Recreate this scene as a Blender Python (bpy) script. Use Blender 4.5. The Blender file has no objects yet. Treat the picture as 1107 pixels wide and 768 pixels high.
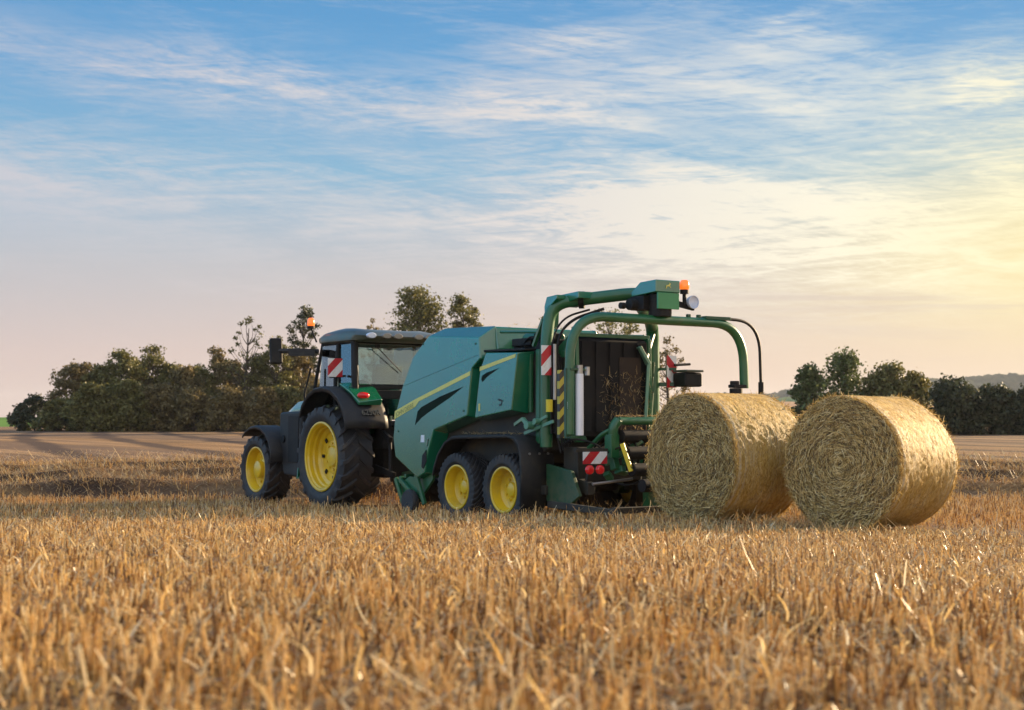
import bpy, bmesh, math, random
import numpy as np
from mathutils import Vector, Matrix

rng = np.random.default_rng(7)
random.seed(7)
R = math.radians
scene = bpy.context.scene
COL = scene.collection

# ------------------------------------------------------------------ camera
cam_d = bpy.data.cameras.new('camera')
cam = bpy.data.objects.new('camera', cam_d)
COL.objects.link(cam)
scene.camera = cam
cam.location = (0, 0, 1.55)
cam.rotation_euler = (R(90) + math.atan(74 / 1600), 0, 0)
cam_d.sensor_width = 36
cam_d.lens = 36 * 1600 / 1107
cam_d.clip_start = 0.05
cam_d.clip_end = 9000
cam_d.dof.use_dof = True
cam_d.dof.focus_distance = 22.5
cam_d.dof.aperture_fstop = 2.5
cam_d.dof.aperture_blades = 9

# ------------------------------------------------------------------ light
SUN_AZ, SUN_EL = R(54), R(15)           # azimuth measured from +Y towards +X
sd = bpy.data.lights.new('sun', 'SUN')
sd.energy = 5.0
sd.angle = R(0.6)
sd.color = (1.0, 0.75, 0.46)
sun = bpy.data.objects.new('sun', sd)
COL.objects.link(sun)
sdir = Vector((math.sin(SUN_AZ) * math.cos(SUN_EL), math.cos(SUN_AZ) * math.cos(SUN_EL), math.sin(SUN_EL)))
sun.rotation_euler = sdir.to_track_quat('Z', 'Y').to_euler()

scene.view_settings.view_transform = 'Standard'
scene.view_settings.look = 'None'
scene.view_settings.exposure = 1.45
scene.view_settings.gamma = 1.0
scene.view_settings.use_curve_mapping = False
scene.cycles.max_bounces = 6
scene.cycles.diffuse_bounces = 3
scene.cycles.glossy_bounces = 3
scene.cycles.transparent_max_bounces = 12
scene.cycles.use_denoising = True
scene.cycles.sample_clamp_indirect = 6


# ------------------------------------------------------------------ node helpers
class NT:
    def __init__(s, tree):
        s.t = tree
        s.n = tree.nodes
        s.l = tree.links

    def new(s, typ, **kw):
        nd = s.n.new(typ)
        for k, v in kw.items():
            setattr(nd, k, v)
        return nd

    def put(s, sock, v):
        if hasattr(v, 'is_output'):
            s.l.new(v, sock)
        elif isinstance(v, (tuple, list)) and len(v) == 3 and len(sock.default_value) == 4:
            sock.default_value = (*v, 1)
        else:
            sock.default_value = v

    def m(s, op, a, b=0.0, c=0.0, clamp=False):
        nd = s.n.new('ShaderNodeMath')
        nd.operation = op
        nd.use_clamp = clamp
        s.put(nd.inputs[0], a)
        s.put(nd.inputs[1], b)
        s.put(nd.inputs[2], c)
        return nd.outputs[0]

    def mix(s, f, a, b, blend='MIX'):
        nd = s.n.new('ShaderNodeMix')
        nd.data_type = 'RGBA'
        nd.blend_type = blend
        nd.clamp_factor = True
        s.put(nd.inputs[0], f)
        s.put(nd.inputs[6], a)
        s.put(nd.inputs[7], b)
        return nd.outputs[2]

    def noise(s, vec, scale, detail=4, rough=.55, dist=0.0):
        nd = s.n.new('ShaderNodeTexNoise')
        if vec is not None:
            s.l.new(vec, nd.inputs['Vector'])
        nd.inputs['Scale'].default_value = scale
        nd.inputs['Detail'].default_value = detail
        nd.inputs['Roughness'].default_value = rough
        nd.inputs['Distortion'].default_value = dist
        return nd.outputs[0]

    def ramp(s, f, stops, interp='LINEAR'):
        nd = s.n.new('ShaderNodeValToRGB')
        s.put(nd.inputs[0], f)
        cr = nd.color_ramp
        cr.interpolation = interp
        while len(cr.elements) < len(stops):
            cr.elements.new(0.5)
        for e, (p, c) in zip(cr.elements, stops):
            e.position = p
            e.color = (*c, 1) if len(c) == 3 else c
        return nd.outputs[0]

    def smooth(s, x, lo, hi):
        nd = s.n.new('ShaderNodeMapRange')
        nd.interpolation_type = 'SMOOTHSTEP'
        s.put(nd.inputs[0], x)
        nd.inputs[1].default_value = lo
        nd.inputs[2].default_value = hi
        return nd.outputs[0]

    def mapping(s, vec, loc=(0, 0, 0), rot=(0, 0, 0), scale=(1, 1, 1)):
        nd = s.n.new('ShaderNodeMapping')
        s.l.new(vec, nd.inputs[0])
        nd.inputs[1].default_value = loc
        nd.inputs[2].default_value = rot
        nd.inputs[3].default_value = scale
        return nd.outputs[0]

    def comb(s, x, y, z):
        nd = s.n.new('ShaderNodeCombineXYZ')
        s.put(nd.inputs[0], x)
        s.put(nd.inputs[1], y)
        s.put(nd.inputs[2], z)
        return nd.outputs[0]


# ------------------------------------------------------------------ sky
def srgb(r, g, b):
    def f(c):
        c /= 255
        return c / 12.92 if c <= .04045 else ((c + .055) / 1.055) ** 2.4
    return (f(r), f(g), f(b))


world = bpy.data.worlds.new('World')
scene.world = world
world.use_nodes = True
W = NT(world.node_tree)
W.n.clear()
w_out = W.new('ShaderNodeOutputWorld')
bg = W.new('ShaderNodeBackground')
tc = W.new('ShaderNodeTexCoord')
sep = W.new('ShaderNodeSeparateXYZ')
W.l.new(tc.outputs['Generated'], sep.inputs[0])
dx, dy, dz = sep.outputs
el = W.m('ARCSINE', dz)
az = W.m('ARCTAN2', dx, dy)
sky = W.new('ShaderNodeTexSky', sky_type='NISHITA')
sky.sun_disc = False
sky.sun_elevation = SUN_EL
sky.sun_rotation = SUN_AZ
sky.air_density = 1.0
sky.dust_density = 1.2
sky.ozone_density = 1.5
SKY_K = 0.09
nish = W.new('ShaderNodeVectorMath', operation='SCALE')
W.l.new(sky.outputs[0], nish.inputs[0])
nish.inputs[3].default_value = SKY_K
# evening colour of the clear air by height over the horizon
eln = W.m('DIVIDE', el, R(30), clamp=True)
air = W.ramp(eln, [(0.0, srgb(216, 190, 180)), (.09, srgb(212, 192, 188)), (.20, srgb(190, 190, 196)),
                   (.32, srgb(132, 180, 210)), (.45, srgb(92, 160, 210)), (.60, srgb(78, 146, 202)), (1.0, srgb(60, 120, 184))])
base = W.mix(0.9, nish.outputs[0], air)
# warm glow on the sun's side
daz = W.m('SUBTRACT', az, R(25))
g1 = W.m('EXPONENT', W.m('MULTIPLY', W.m('POWER', W.m('DIVIDE', daz, R(12)), 2.0), -1.0))
del1 = W.m('SUBTRACT', el, R(6.0))
g2 = W.m('EXPONENT', W.m('MULTIPLY', W.m('POWER', W.m('DIVIDE', del1, R(3.6)), 2.0), -1.0))
glow = W.m('MULTIPLY', g1, g2)
base = W.mix(W.m('MULTIPLY', glow, .75), base, srgb(255, 230, 148))
# warm side / cool side along the horizon
low = W.m('SUBTRACT', 1.0, W.smooth(el, R(1), R(9)))
warm = W.m('MULTIPLY', W.smooth(az, R(-22), R(20)), low)
base = W.mix(W.m('MULTIPLY', warm, .55), base, srgb(236, 206, 176))

# cirrus: streaks laid out on the sky dome in azimuth / elevation
ae = W.comb(az, el, 0.0)


def streak(sx, sy, rot, seed, detail=7, rough=.62, dist=.6):
    v = W.mapping(ae, loc=(seed, seed * .7, 0), rot=(0, 0, rot), scale=(1, 1, 1))
    v = W.mapping(v, scale=(sx, sy, 1))
    return W.noise(v, 1.0, detail, rough, dist)


def band(a0, e0, slope, curve, width, x0=None, x1=None):
    a = W.m('SUBTRACT', az, R(a0))
    c = W.m('ADD', R(e0), W.m('ADD', W.m('MULTIPLY', a, slope), W.m('MULTIPLY', W.m('MULTIPLY', a, a), curve)))
    d = W.m('DIVIDE', W.m('SUBTRACT', el, c), R(width))
    g = W.m('EXPONENT', W.m('MULTIPLY', W.m('MULTIPLY', d, d), -1.0))
    if x0 is not None:
        g = W.m('MULTIPLY', g, W.smooth(az, R(x0), R(x0 + 7)))
    if x1 is not None:
        g = W.m('MULTIPLY', g, W.m('SUBTRACT', 1.0, W.smooth(az, R(x1 - 7), R(x1))))
    return g


s1 = streak(5, 40, R(7), 3.1, 9, .66, 1.4)
s2 = streak(10, 95, R(-3), 8.7, 9, .68, 1.8)
s3 = streak(3.4, 20, R(9), 5.3, 9, .64, 1.2)
fine = streak(30, 240, R(6), 1.7, 9, .72, 2.2)
patch = W.smooth(streak(2.6, 9, R(12), 21.4, 4, .55, .8), .38, .62)
tex = W.m('ADD', W.m('MULTIPLY', s1, .48), W.m('ADD', W.m('MULTIPLY', s2, .32), W.m('MULTIPLY', fine, .20)))
texA = W.m('MULTIPLY', W.smooth(tex, .36, .60), W.m('MULTIPLY_ADD', patch, .55, .45))
texB = W.m('MULTIPLY', W.smooth(W.m('ADD', W.m('MULTIPLY', s3, .48), W.m('ADD', W.m('MULTIPLY', s2, .32), W.m('MULTIPLY', fine, .20))), .38, .63), W.m('MULTIPLY_ADD', patch, .35, .65))
b_upper = W.m('MULTIPLY', band(-19, 13.9, -.145, .30, 1.25, None, 16), texA)         # upper left plume that dips to the middle
b_cross = W.m('MULTIPLY', band(5, 12.3, .02, -.05, 1.15, -7, None), texA)           # bright streak across the right half
b_low = W.m('MULTIPLY', band(-16, 9.0, -.10, .08, 2.1), texB)                       # broad veil descending left to right
b_right = W.m('MULTIPLY', band(16, 8.8, .08, 0, 3.3, -4, None), texB)                # bright bank in front of the glow
b_wisp = W.m('MULTIPLY', band(2.5, 14.6, .12, 0, .55, -4, 9), texA)
b_wisp2 = W.m('MULTIPLY', band(10.8, 15.3, .55, 0, .35, 7, 14), texA)
b_veil = W.m('MULTIPLY', W.m('MULTIPLY', W.smooth(tex, .46, .70), W.m('MULTIPLY', patch, .4)), W.smooth(el, R(2), R(6)))
cl = W.m('ADD', W.m('MULTIPLY', b_upper, .85), W.m('MULTIPLY', b_cross, 1.0))
cl = W.m('ADD', cl, W.m('MULTIPLY', b_low, 1.35))
cl = W.m('ADD', cl, W.m('MULTIPLY', b_right, 1.1))
cl = W.m('ADD', cl, W.m('MULTIPLY', b_wisp, .8))
cl = W.m('ADD', cl, W.m('MULTIPLY', b_wisp2, .7))
cl = W.m('ADD', cl, b_veil, clamp=True)
ccol = W.ramp(W.m('DIVIDE', W.m('ADD', az, R(20)), R(45), clamp=True),
              [(0, srgb(208, 202, 206)), (.45, srgb(226, 218, 212)), (.72, srgb(255, 247, 226)), (1, srgb(255, 246, 200))])
base = W.mix(W.m('MULTIPLY', cl, .88), base, ccol)
base = W.mix(W.m('MULTIPLY', glow, .42), base, srgb(255, 240, 172))
# thin grey bars low in front of the glow
bars = W.m('MULTIPLY', W.m('MULTIPLY', W.smooth(streak(4, 62, R(1), 12.9), .5, .68), band(17, 5.2, .0, 0, 2.4, 2, None)), .45)
base = W.mix(bars, base, srgb(206, 190, 182))
# unseen sky behind and left of camera, brightened as added fill for shaded sides
bk = W.smooth(W.m('SUBTRACT', W.m('MULTIPLY', dx, -.35), W.m('MULTIPLY', dy, .94)), -.45, .35)
base = W.mix(W.m('MULTIPLY', bk, .55), base, W.ramp(W.m('MULTIPLY_ADD', dx, .5, .5), [(.1, srgb(176, 194, 214)), (.55, srgb(206, 200, 196)), (.95, srgb(246, 214, 168))]))  # added tint: cool to the left, warm to the right for the bale barrels
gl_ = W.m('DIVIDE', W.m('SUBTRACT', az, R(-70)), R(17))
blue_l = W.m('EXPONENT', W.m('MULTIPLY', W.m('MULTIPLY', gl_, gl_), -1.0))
base = W.mix(W.m('MULTIPLY', blue_l, .93), base, srgb(64, 154, 205))  # blue patch added out of view for the baler side panels to reflect
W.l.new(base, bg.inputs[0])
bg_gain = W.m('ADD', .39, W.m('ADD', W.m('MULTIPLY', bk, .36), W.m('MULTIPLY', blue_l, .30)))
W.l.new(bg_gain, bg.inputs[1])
W.l.new(bg.outputs[0], w_out.inputs[0])


# ------------------------------------------------------------------ object helpers
def tag(o, label=None, cat=None, group=None, kind=None):
    if label:
        o['label'] = label
    if cat:
        o['category'] = cat
    if group:
        o['group'] = group
    if kind:
        o['kind'] = kind
    return o


def empty(name, loc=(0, 0, 0), rz=0.0):
    o = bpy.data.objects.new(name, None)
    COL.objects.link(o)
    o.location = loc
    o.rotation_euler = (0, 0, rz)
    o.empty_display_size = .3
    return o


def copy_tree(o, parent=None):
    c = o.copy()
    COL.objects.link(c)
    c.parent = parent
    for ch in list(o.children):
        copy_tree(ch, c)
    return c


def np_mesh(name, V, F, mat, parent=None, smooth=False):
    """V (n,3) array, F (m,k) array of equal sized faces"""
    V = np.ascontiguousarray(V, dtype=np.float32)
    F = np.ascontiguousarray(F, dtype=np.int32)
    me = bpy.data.meshes.new(name)
    me.vertices.add(len(V))
    me.vertices.foreach_set('co', V.ravel())
    me.loops.add(F.size)
    me.loops.foreach_set('vertex_index', F.ravel())
    me.polygons.add(len(F))
    me.polygons.foreach_set('loop_start', np.arange(0, F.size, F.shape[1], dtype=np.int32))
    me.polygons.foreach_set('use_smooth', np.full(len(F), smooth, dtype=bool))
    me.update(calc_edges=True)
    me.validate()
    me.materials.append(mat)
    o = bpy.data.objects.new(name, me)
    COL.objects.link(o)
    if parent:
        o.parent = parent
    return o


def rotm(a=(0, 0, 0)):
    from mathutils import Euler
    return Euler(a).to_matrix()


class MB:
    def __init__(s):
        s.v = []
        s.f = []

    def add(s, vs, fs):
        b = len(s.v)
        s.v += [tuple(p) for p in vs]
        s.f += [tuple(i + b for i in f) for f in fs]
        return s

    def box(s, c, d, rot=(0, 0, 0)):
        m = rotm(rot)
        vs = []
        for x in (-.5, .5):
            for y in (-.5, .5):
                for z in (-.5, .5):
                    p = m @ Vector((x * d[0], y * d[1], z * d[2]))
                    vs.append((p.x + c[0], p.y + c[1], p.z + c[2]))
        return s.add(vs, [(0, 1, 3, 2), (4, 6, 7, 5), (0, 4, 5, 1), (2, 3, 7, 6), (0, 2, 6, 4), (1, 5, 7, 3)])

    def bar(s, a, b, w, h=None, up=(0, 0, 1)):
        a, b = Vector(a), Vector(b)
        h = h or w
        d = (b - a).normalized()
        x = d.cross(Vector(up))
        if x.length < 1e-4:
            x = d.cross(Vector((1, 0, 0)))
        x.normalize()
        y = x.cross(d)
        vs = []
        for p in (a, b):
            for sx, sy in ((-1, -1), (1, -1), (1, 1), (-1, 1)):
                vs.append(p + x * (sx * w / 2) + y * (sy * h / 2))
        return s.add(vs, [(3, 2, 1, 0), (4, 5, 6, 7), (0, 1, 5, 4), (1, 2, 6, 5), (2, 3, 7, 6), (3, 0, 4, 7)])

    def prism(s, poly, v0, v1, poly2=None, axis='Y'):
        """poly in (x,z) between y=v0 and y=v1 (axis Y), (y,z) for axis X, (x,y) for axis Z"""
        p2 = poly2 or poly
        n = len(poly)

        def mk(p, t):
            if axis == 'Y':
                return (p[0], t, p[1])
            if axis == 'X':
                return (t, p[0], p[1])
            return (p[0], p[1], t)
        vs = [mk(p, v0) for p in poly] + [mk(p, v1) for p in p2]
        fs = [tuple(range(n)), tuple(range(2 * n - 1, n - 1, -1))]
        fs += [(i, i + n, (i + 1) % n + n, (i + 1) % n) for i in range(n)]
        return s.add(vs, fs)

    def tube(s, pts, r, n=10, caps=True):
        pts = [Vector(p) for p in pts]
        if not hasattr(r, '__len__'):
            r = [r] * len(pts)
        prev = None
        rings = []
        for i, p in enumerate(pts):
            if i == 0:
                d = pts[1] - p
            elif i == len(pts) - 1:
                d = p - pts[i - 1]
            else:
                d = (pts[i + 1] - p).normalized() + (p - pts[i - 1]).normalized()
            d.normalize()
            if prev is None:
                x = d.cross(Vector((0, 0, 1)))
                if x.length < 1e-3:
                    x = d.cross(Vector((1, 0, 0)))
            else:
                x = prev - d * prev.dot(d)
            x.normalize()
            prev = x
            y = d.cross(x)
            rings.append([p + (x * math.cos(2 * math.pi * k / n) + y * math.sin(2 * math.pi * k / n)) * r[i] for k in range(n)])
        vs = [q for rg in rings for q in rg]
        fs = []
        for i in range(len(rings) - 1):
            for k in range(n):
                a, b = i * n + k, i * n + (k + 1) % n
                fs.append((a, b, b + n, a + n))
        if caps:
            fs.append(tuple(range(n - 1, -1, -1)))
            m = (len(rings) - 1) * n
            fs.append(tuple(range(m, m + n)))
        return s.add(vs, fs)

    def cyl(s, a, b, r, n=20, r2=None):
        return s.tube([a, b], [r, r if r2 is None else r2], n)

    def lathe(s, prof, n=40, c=(0, 0, 0), axis='Y', close=True):
        """prof list of (r, h) along the axis"""
        vs = []
        for (r, h) in prof:
            for k in range(n):
                t = 2 * math.pi * k / n
                a, b = r * math.cos(t), r * math.sin(t)
                if axis == 'Y':
                    q = (a, h, b)
                elif axis == 'X':
                    q = (h, a, b)
                else:
                    q = (a, b, h)
                vs.append((q[0] + c[0], q[1] + c[1], q[2] + c[2]))
        fs = []
        for i in range(len(prof) - 1):
            for k in range(n):
                a, b = i * n + k, i * n + (k + 1) % n
                fs.append((a, a + n, b + n, b))
        if close:
            fs.append(tuple(range(n)))
            m = (len(prof) - 1) * n
            fs.append(tuple(range(m + n - 1, m - 1, -1)))
        return s.add(vs, fs)

    def build(s, name, mat, parent=None, bevel=0.0, smooth=35, seg=2):
        me = bpy.data.meshes.new(name)
        me.from_pydata(s.v, [], s.f)
        bm = bmesh.new()
        bm.from_mesh(me)
        bmesh.ops.recalc_face_normals(bm, faces=bm.faces)
        bm.to_mesh(me)
        bm.free()
        me.materials.append(mat)
        if smooth:
            me.polygons.foreach_set('use_smooth', np.full(len(me.polygons), True))
            me.set_sharp_from_angle(angle=R(smooth))
        o = bpy.data.objects.new(name, me)
        COL.objects.link(o)
        if parent:
            o.parent = parent
        if bevel:
            b = o.modifiers.new('bevel', 'BEVEL')
            b.width = bevel
            b.segments = seg
            b.limit_method = 'ANGLE'
            b.angle_limit = R(30)
            b.harden_normals = True
        return o


def spline(pts, k=8):
    """Catmull-Rom through the points"""
    P = [np.array(p, float) for p in pts]
    P = [2 * P[0] - P[1]] + P + [2 * P[-1] - P[-2]]
    out = []
    for i in range(1, len(P) - 2):
        for j in range(k):
            t = j / k
            a, b, c, d = P[i - 1], P[i], P[i + 1], P[i + 2]
            out.append(.5 * ((2 * b) + (-a + c) * t + (2 * a - 5 * b + 4 * c - d) * t * t + (-a + 3 * b - 3 * c + d) * t ** 3))
    out.append(P[-2])
    return [tuple(p) for p in out]


def fillet(pts, r, k=7):
    """polyline with rounded corners of radius r (list or number)"""
    P = [Vector(p) for p in pts]
    out = [P[0]]
    for i in range(1, len(P) - 1):
        ri = r[i - 1] if hasattr(r, '__len__') else r
        a = (P[i - 1] - P[i]).normalized()
        b = (P[i + 1] - P[i]).normalized()
        p0, p1 = P[i] + a * ri, P[i] + b * ri
        for j in range(k + 1):
            t = j / k
            out.append(p0 * (1 - t) ** 2 + P[i] * 2 * t * (1 - t) + p1 * t * t)
    out.append(P[-1])
    return out


def text_mesh(name, s, size, mat, parent, mw, depth=.003):
    cu = bpy.data.curves.new(name, 'FONT')
    cu.body = s
    cu.size = size
    cu.extrude = depth
    cu.align_x = 'CENTER'
    cu.align_y = 'CENTER'
    t = bpy.data.objects.new(name, cu)
    me = bpy.data.meshes.new_from_object(t)
    bpy.data.objects.remove(t)
    bpy.data.curves.remove(cu)
    me.materials.clear()
    me.materials.append(mat)
    me.name = name
    o = bpy.data.objects.new(name, me)
    COL.objects.link(o)
    o.parent = parent
    o.matrix_local = mw
    return o


# ------------------------------------------------------------------ materials
def new_mat(name):
    m = bpy.data.materials.new(name)
    m.use_nodes = True
    t = NT(m.node_tree)
    t.b = t.n['Principled BSDF']
    return m, t


def paint(name, c1, c2, rough=.35, coat=0.0, metal=0.0, scale=3.0, bump=0.0, bscale=60, dirt=None, dirt_amt=.5, spec=.5, dz=None):
    m, t = new_mat(name)
    tcn = t.new('ShaderNodeTexCoord')
    o = tcn.outputs['Object']
    n1 = t.noise(o, scale, 5, .6)
    col = t.mix(t.smooth(n1, .35, .7), c1, c2)
    rg = t.m('ADD', rough, t.m('MULTIPLY', t.m('SUBTRACT', t.noise(o, scale * 4, 4, .7), .5), .25))
    if dirt:
        d = t.smooth(t.noise(o, 2.3, 8, .72, .4), .5, .78)
        if dz:
            sp = t.new('ShaderNodeSeparateXYZ')
            t.l.new(o, sp.inputs[0])
            d = t.m('MAXIMUM', t.m('MULTIPLY', d, .5), t.m('MULTIPLY', t.m('SUBTRACT', 1.0, t.smooth(sp.outputs[2], dz[0], dz[1])),
                                                             t.smooth(t.noise(o, 9, 6, .7), .3, .6)))
        d = t.m('MULTIPLY', d, dirt_amt)
        col = t.mix(d, col, dirt)
        rg = t.m('ADD', rg, t.m('MULTIPLY', d, .5), clamp=True)
    t.put(t.b.inputs['Base Color'], col)
    t.put(t.b.inputs['Roughness'], rg)
    t.b.inputs['Metallic'].default_value = metal
    t.b.inputs['Specular IOR Level'].default_value = spec
    if coat:
        t.b.inputs['Coat Weight'].default_value = coat
        t.b.inputs['Coat Roughness'].default_value = .16
    if bump:
        bn = t.new('ShaderNodeBump')
        bn.inputs['Strength'].default_value = bump
        bn.inputs['Distance'].default_value = .02
        t.l.new(t.noise(o, bscale, 6, .6), bn.inputs['Height'])
        t.l.new(bn.outputs[0], t.b.inputs['Normal'])
    return m


DUST = (.21, .155, .09)
M = {}
M['green'] = paint('green_paint', (.005, .130, .056), (.007, .150, .066), .22, .9, bump=.02, bscale=3, spec=.9)
M['dark_green'] = paint('dark_green_paint', (.008, .058, .022), (.012, .075, .028), .42, .2, dirt=DUST, dirt_amt=.35, dz=(.3, 1.1))
M['mid_green'] = paint('frame_green_paint', (.012, .10, .034), (.016, .12, .042), .36, .35, dirt=DUST, dirt_amt=.3)
M['pale_green'] = paint('worn_green_paint', (.10, .26, .16), (.16, .30, .18), .4, .2, dirt=DUST, dirt_amt=.4)
M['plate_green'] = paint('plate_green_paint', (.03, .22, .07), (.04, .25, .09), .4, .3)
M['yellow'] = paint('rim_yellow_paint', (.78, .50, .012), (.68, .42, .014), .34, .4, dirt=DUST, dirt_amt=.5, scale=5)
M['stripe'] = paint('stripe_yellow', (.70, .64, .16), (.64, .58, .14), .4, dirt=DUST, dirt_amt=.2)
M['tyre'] = paint('tyre_rubber', (.022, .022, .024), (.035, .034, .034), .68, dirt=(.15, .105, .06), dirt_amt=.6, scale=8, bump=.2, bscale=40)
M['plastic'] = paint('black_plastic', (.021, .021, .021), (.030, .029, .028), .55, dirt=DUST, dirt_amt=.22, spec=.3, bump=.05, bscale=90)
M['black'] = paint('black_steel', (.010, .010, .010), (.017, .016, .015), .6, dirt=DUST, dirt_amt=.12, spec=.25)
M['grime'] = paint('grimy_steel', (.020, .019, .015), (.040, .032, .020), .7, dirt=(.14, .10, .045), dirt_amt=.55)
M['belt'] = paint('rubber_belt', (.010, .009, .009), (.016, .014, .013), .7, spec=.25, dirt=(.12, .085, .04), dirt_amt=.22, scale=2)
M['steel'] = paint('bare_steel', (.45, .45, .44), (.34, .33, .31), .35, metal=.9, dirt=DUST, dirt_amt=.4)
M['white'] = paint('white_film', (.78, .79, .82), (.70, .71, .74), .3, coat=.3)
M['label'] = paint('white_label', (.72, .74, .76), (.66, .68, .70), .5)
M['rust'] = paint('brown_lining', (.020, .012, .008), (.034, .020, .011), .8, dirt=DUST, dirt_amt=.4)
M['roof'] = paint('roof_shell', (.06, .075, .05), (.09, .09, .06), .42, .3, dirt=DUST, dirt_amt=.45)
M['seat'] = paint('seat_cloth', (.05, .052, .055), (.075, .075, .075), .85)
M['lens'] = paint('lamp_glass', (.62, .68, .78), (.45, .52, .66), .12, coat=.6)
M['dim_lens'] = paint('shaded_lamp_glass', (.20, .19, .16), (.14, .13, .11), .2, coat=.4)  # copy of the lamp glass with its shade put into a darker colour
M['slot'] = paint('slot_mesh', (.004, .012, .007), (.007, .018, .010), .8, spec=.15)
M['hazard_yellow'] = paint('hazard_yellow', (.80, .62, .02), (.74, .56, .03), .45, dirt=DUST, dirt_amt=.25)
M['ink'] = paint('dark_ink', (.02, .03, .03), (.03, .035, .035), .5)
M['stripe_ink'] = paint('stripe_lettering', (.16, .20, .05), (.14, .18, .05), .5)


def lamp_mat(name, c, e):
    m, t = new_mat(name)
    t.put(t.b.inputs['Base Color'], c)
    t.b.inputs['Roughness'].default_value = .18
    t.b.inputs['Coat Weight'].default_value = .5
    t.put(t.b.inputs['Emission Color'], c)
    t.b.inputs['Emission Strength'].default_value = e
    return m


M['red_lens'] = lamp_mat('red_lamp_lens', (.46, .008, .010), .08)
M['orange_lens'] = lamp_mat('orange_beacon_lens', (.95, .17, .02), .35)


def stripes_mat(name, sy, sz, ca, cb, period, axis='Y', off=0.0):
    """diagonal stripes in the object's own coordinates"""
    m, t = new_mat(name)
    tcn = t.new('ShaderNodeTexCoord')
    sp = t.new('ShaderNodeSeparateXYZ')
    t.l.new(tcn.outputs['Object'], sp.inputs[0])
    a = sp.outputs[1] if axis == 'Y' else sp.outputs[0]
    s_ = t.m('ADD', t.m('MULTIPLY', a, sy), t.m('MULTIPLY', sp.outputs[2], sz))
    fr = t.m('FRACT', t.m('DIVIDE', t.m('ADD', s_, off), period))
    col = t.mix(t.m('GREATER_THAN', fr, .5), ca, cb)
    col = t.mix(t.m('MULTIPLY', t.smooth(t.noise(tcn.outputs['Object'], 14, 5, .7), .45, .75), .3), col, DUST)
    t.put(t.b.inputs['Base Color'], col)
    t.b.inputs['Roughness'].default_value = .4
    return m


RED, WHT = (.50, .012, .022), (.78, .78, .76)
M['warn_l'] = stripes_mat('red_white_board', 1, 1, RED, WHT, .36)
M['warn_r'] = stripes_mat('red_white_board_mirrored', -1, 1, RED, WHT, .36)
M['hazard'] = stripes_mat('yellow_black_stripes', 1, 1, (.50, .40, .04), (.02, .02, .02), .22)


def glass_mat():
    m, t = new_mat('cab_glass')
    t.n.remove(t.b)
    out = t.n['Material Output']
    tr = t.new('ShaderNodeBsdfTransparent')
    tr.inputs[0].default_value = (.56, .68, .68, 1)
    gl = t.new('ShaderNodeBsdfGlossy')
    gl.inputs[0].default_value = (.95, .98, 1, 1)
    gl.inputs['Roughness'].default_value = .03
    fr = t.new('ShaderNodeFresnel')
    fr.inputs[0].default_value = 1.5
    f = t.m('ADD', t.m('MULTIPLY', fr.outputs[0], 1.5), .05, clamp=True)
    mx = t.new('ShaderNodeMixShader')
    t.put(mx.inputs[0], f)
    t.l.new(tr.outputs[0], mx.inputs[1])
    t.l.new(gl.outputs[0], mx.inputs[2])
    t.l.new(mx.outputs[0], out.inputs[0])
    return m


M['glass'] = glass_mat()


def fibre_mat(name, stops, rough=.45, trans=.25, spec=.5):
    """straw: every stalk (mesh island) has a colour of its own"""
    m, t = new_mat(name)
    geo = t.new('ShaderNodeNewGeometry')
    col = t.ramp(geo.outputs['Random Per Island'], stops)
    t.put(t.b.inputs['Base Color'], col)
    t.b.inputs['Roughness'].default_value = rough
    t.b.inputs['Specular IOR Level'].default_value = spec
    if trans:
        out = t.n['Material Output']
        tl = t.new('ShaderNodeBsdfTranslucent')
        t.l.new(col, tl.inputs[0])
        mx = t.new('ShaderNodeMixShader')
        mx.inputs[0].default_value = trans
        t.l.new(t.b.outputs[0], mx.inputs[1])
        t.l.new(tl.outputs[0], mx.inputs[2])
        t.l.new(mx.outputs[0], out.inputs[0])
    return m


M['stubble'] = fibre_mat('stubble_straw', [(0, (.10, .042, .012)), (.22, (.36, .18, .050)), (.45, (.62, .385, .12)), (.7, (.76, .53, .21)), (.88, (.80, .60, .28)), (1, (.86, .74, .48))], .4, .36)
M['loose'] = fibre_mat('loose_straw', [(0, (.22, .12, .045)), (.4, (.46, .29, .11)), (.8, (.60, .43, .19)), (1, (.66, .54, .32))], .4, .25)
M['bale_fibre'] = fibre_mat('bale_end_straw', [(0, (.05, .028, .007)), (.25, (.24, .14, .036)), (.5, (.54, .355, .10)), (.8, (.80, .57, .21)), (1, (.88, .71, .36))], .5, .15)
M['bale_wrap_fibre'] = fibre_mat('bale_side_straw', [(0, (.32, .19, .04)), (.4, (.50, .32, .07)), (.8, (.60, .42, .13)), (1, (.68, .56, .28))], .6, .15, .25)

# ------------------------------------------------------------------ the lie of the land
A = R(35)
FW = np.array([-math.sin(A), math.cos(A)])
LF = np.array([-math.cos(A), -math.sin(A)])
OB = np.array([.546, 23.76])
OT = np.array([-2.465, 27.85])
_yy = np.array([-60, 0, 4, 6, 8, 10, 12, 14, 16, 18, 20, 22, 24, 27, 32, 40, 55, 80, 140, 300, 700, 4000.])
_zz = np.array([.75, .74, .71, .68, .63, .57, .50, .43, .37, .31, .25, .13, .05, 0, -.02, .06, .28, .60, .95, 1.20, 1.2, 1.2])
_ty = np.linspace(-60, 4000, 40601)
_tz = np.interp(_ty, _yy, _zz)
_k = np.hanning(41)
_k /= _k.sum()
_tz = np.convolve(np.pad(_tz, 20, mode='edge'), _k, mode='valid')
RIDGES = [(32.2, .36, .55), (37.4, .38, .6), (43.4, .34, .7)]


def vw(x, y):
    return (x - OB[0]) * LF[0] + (y - OB[1]) * LF[1]


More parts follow.
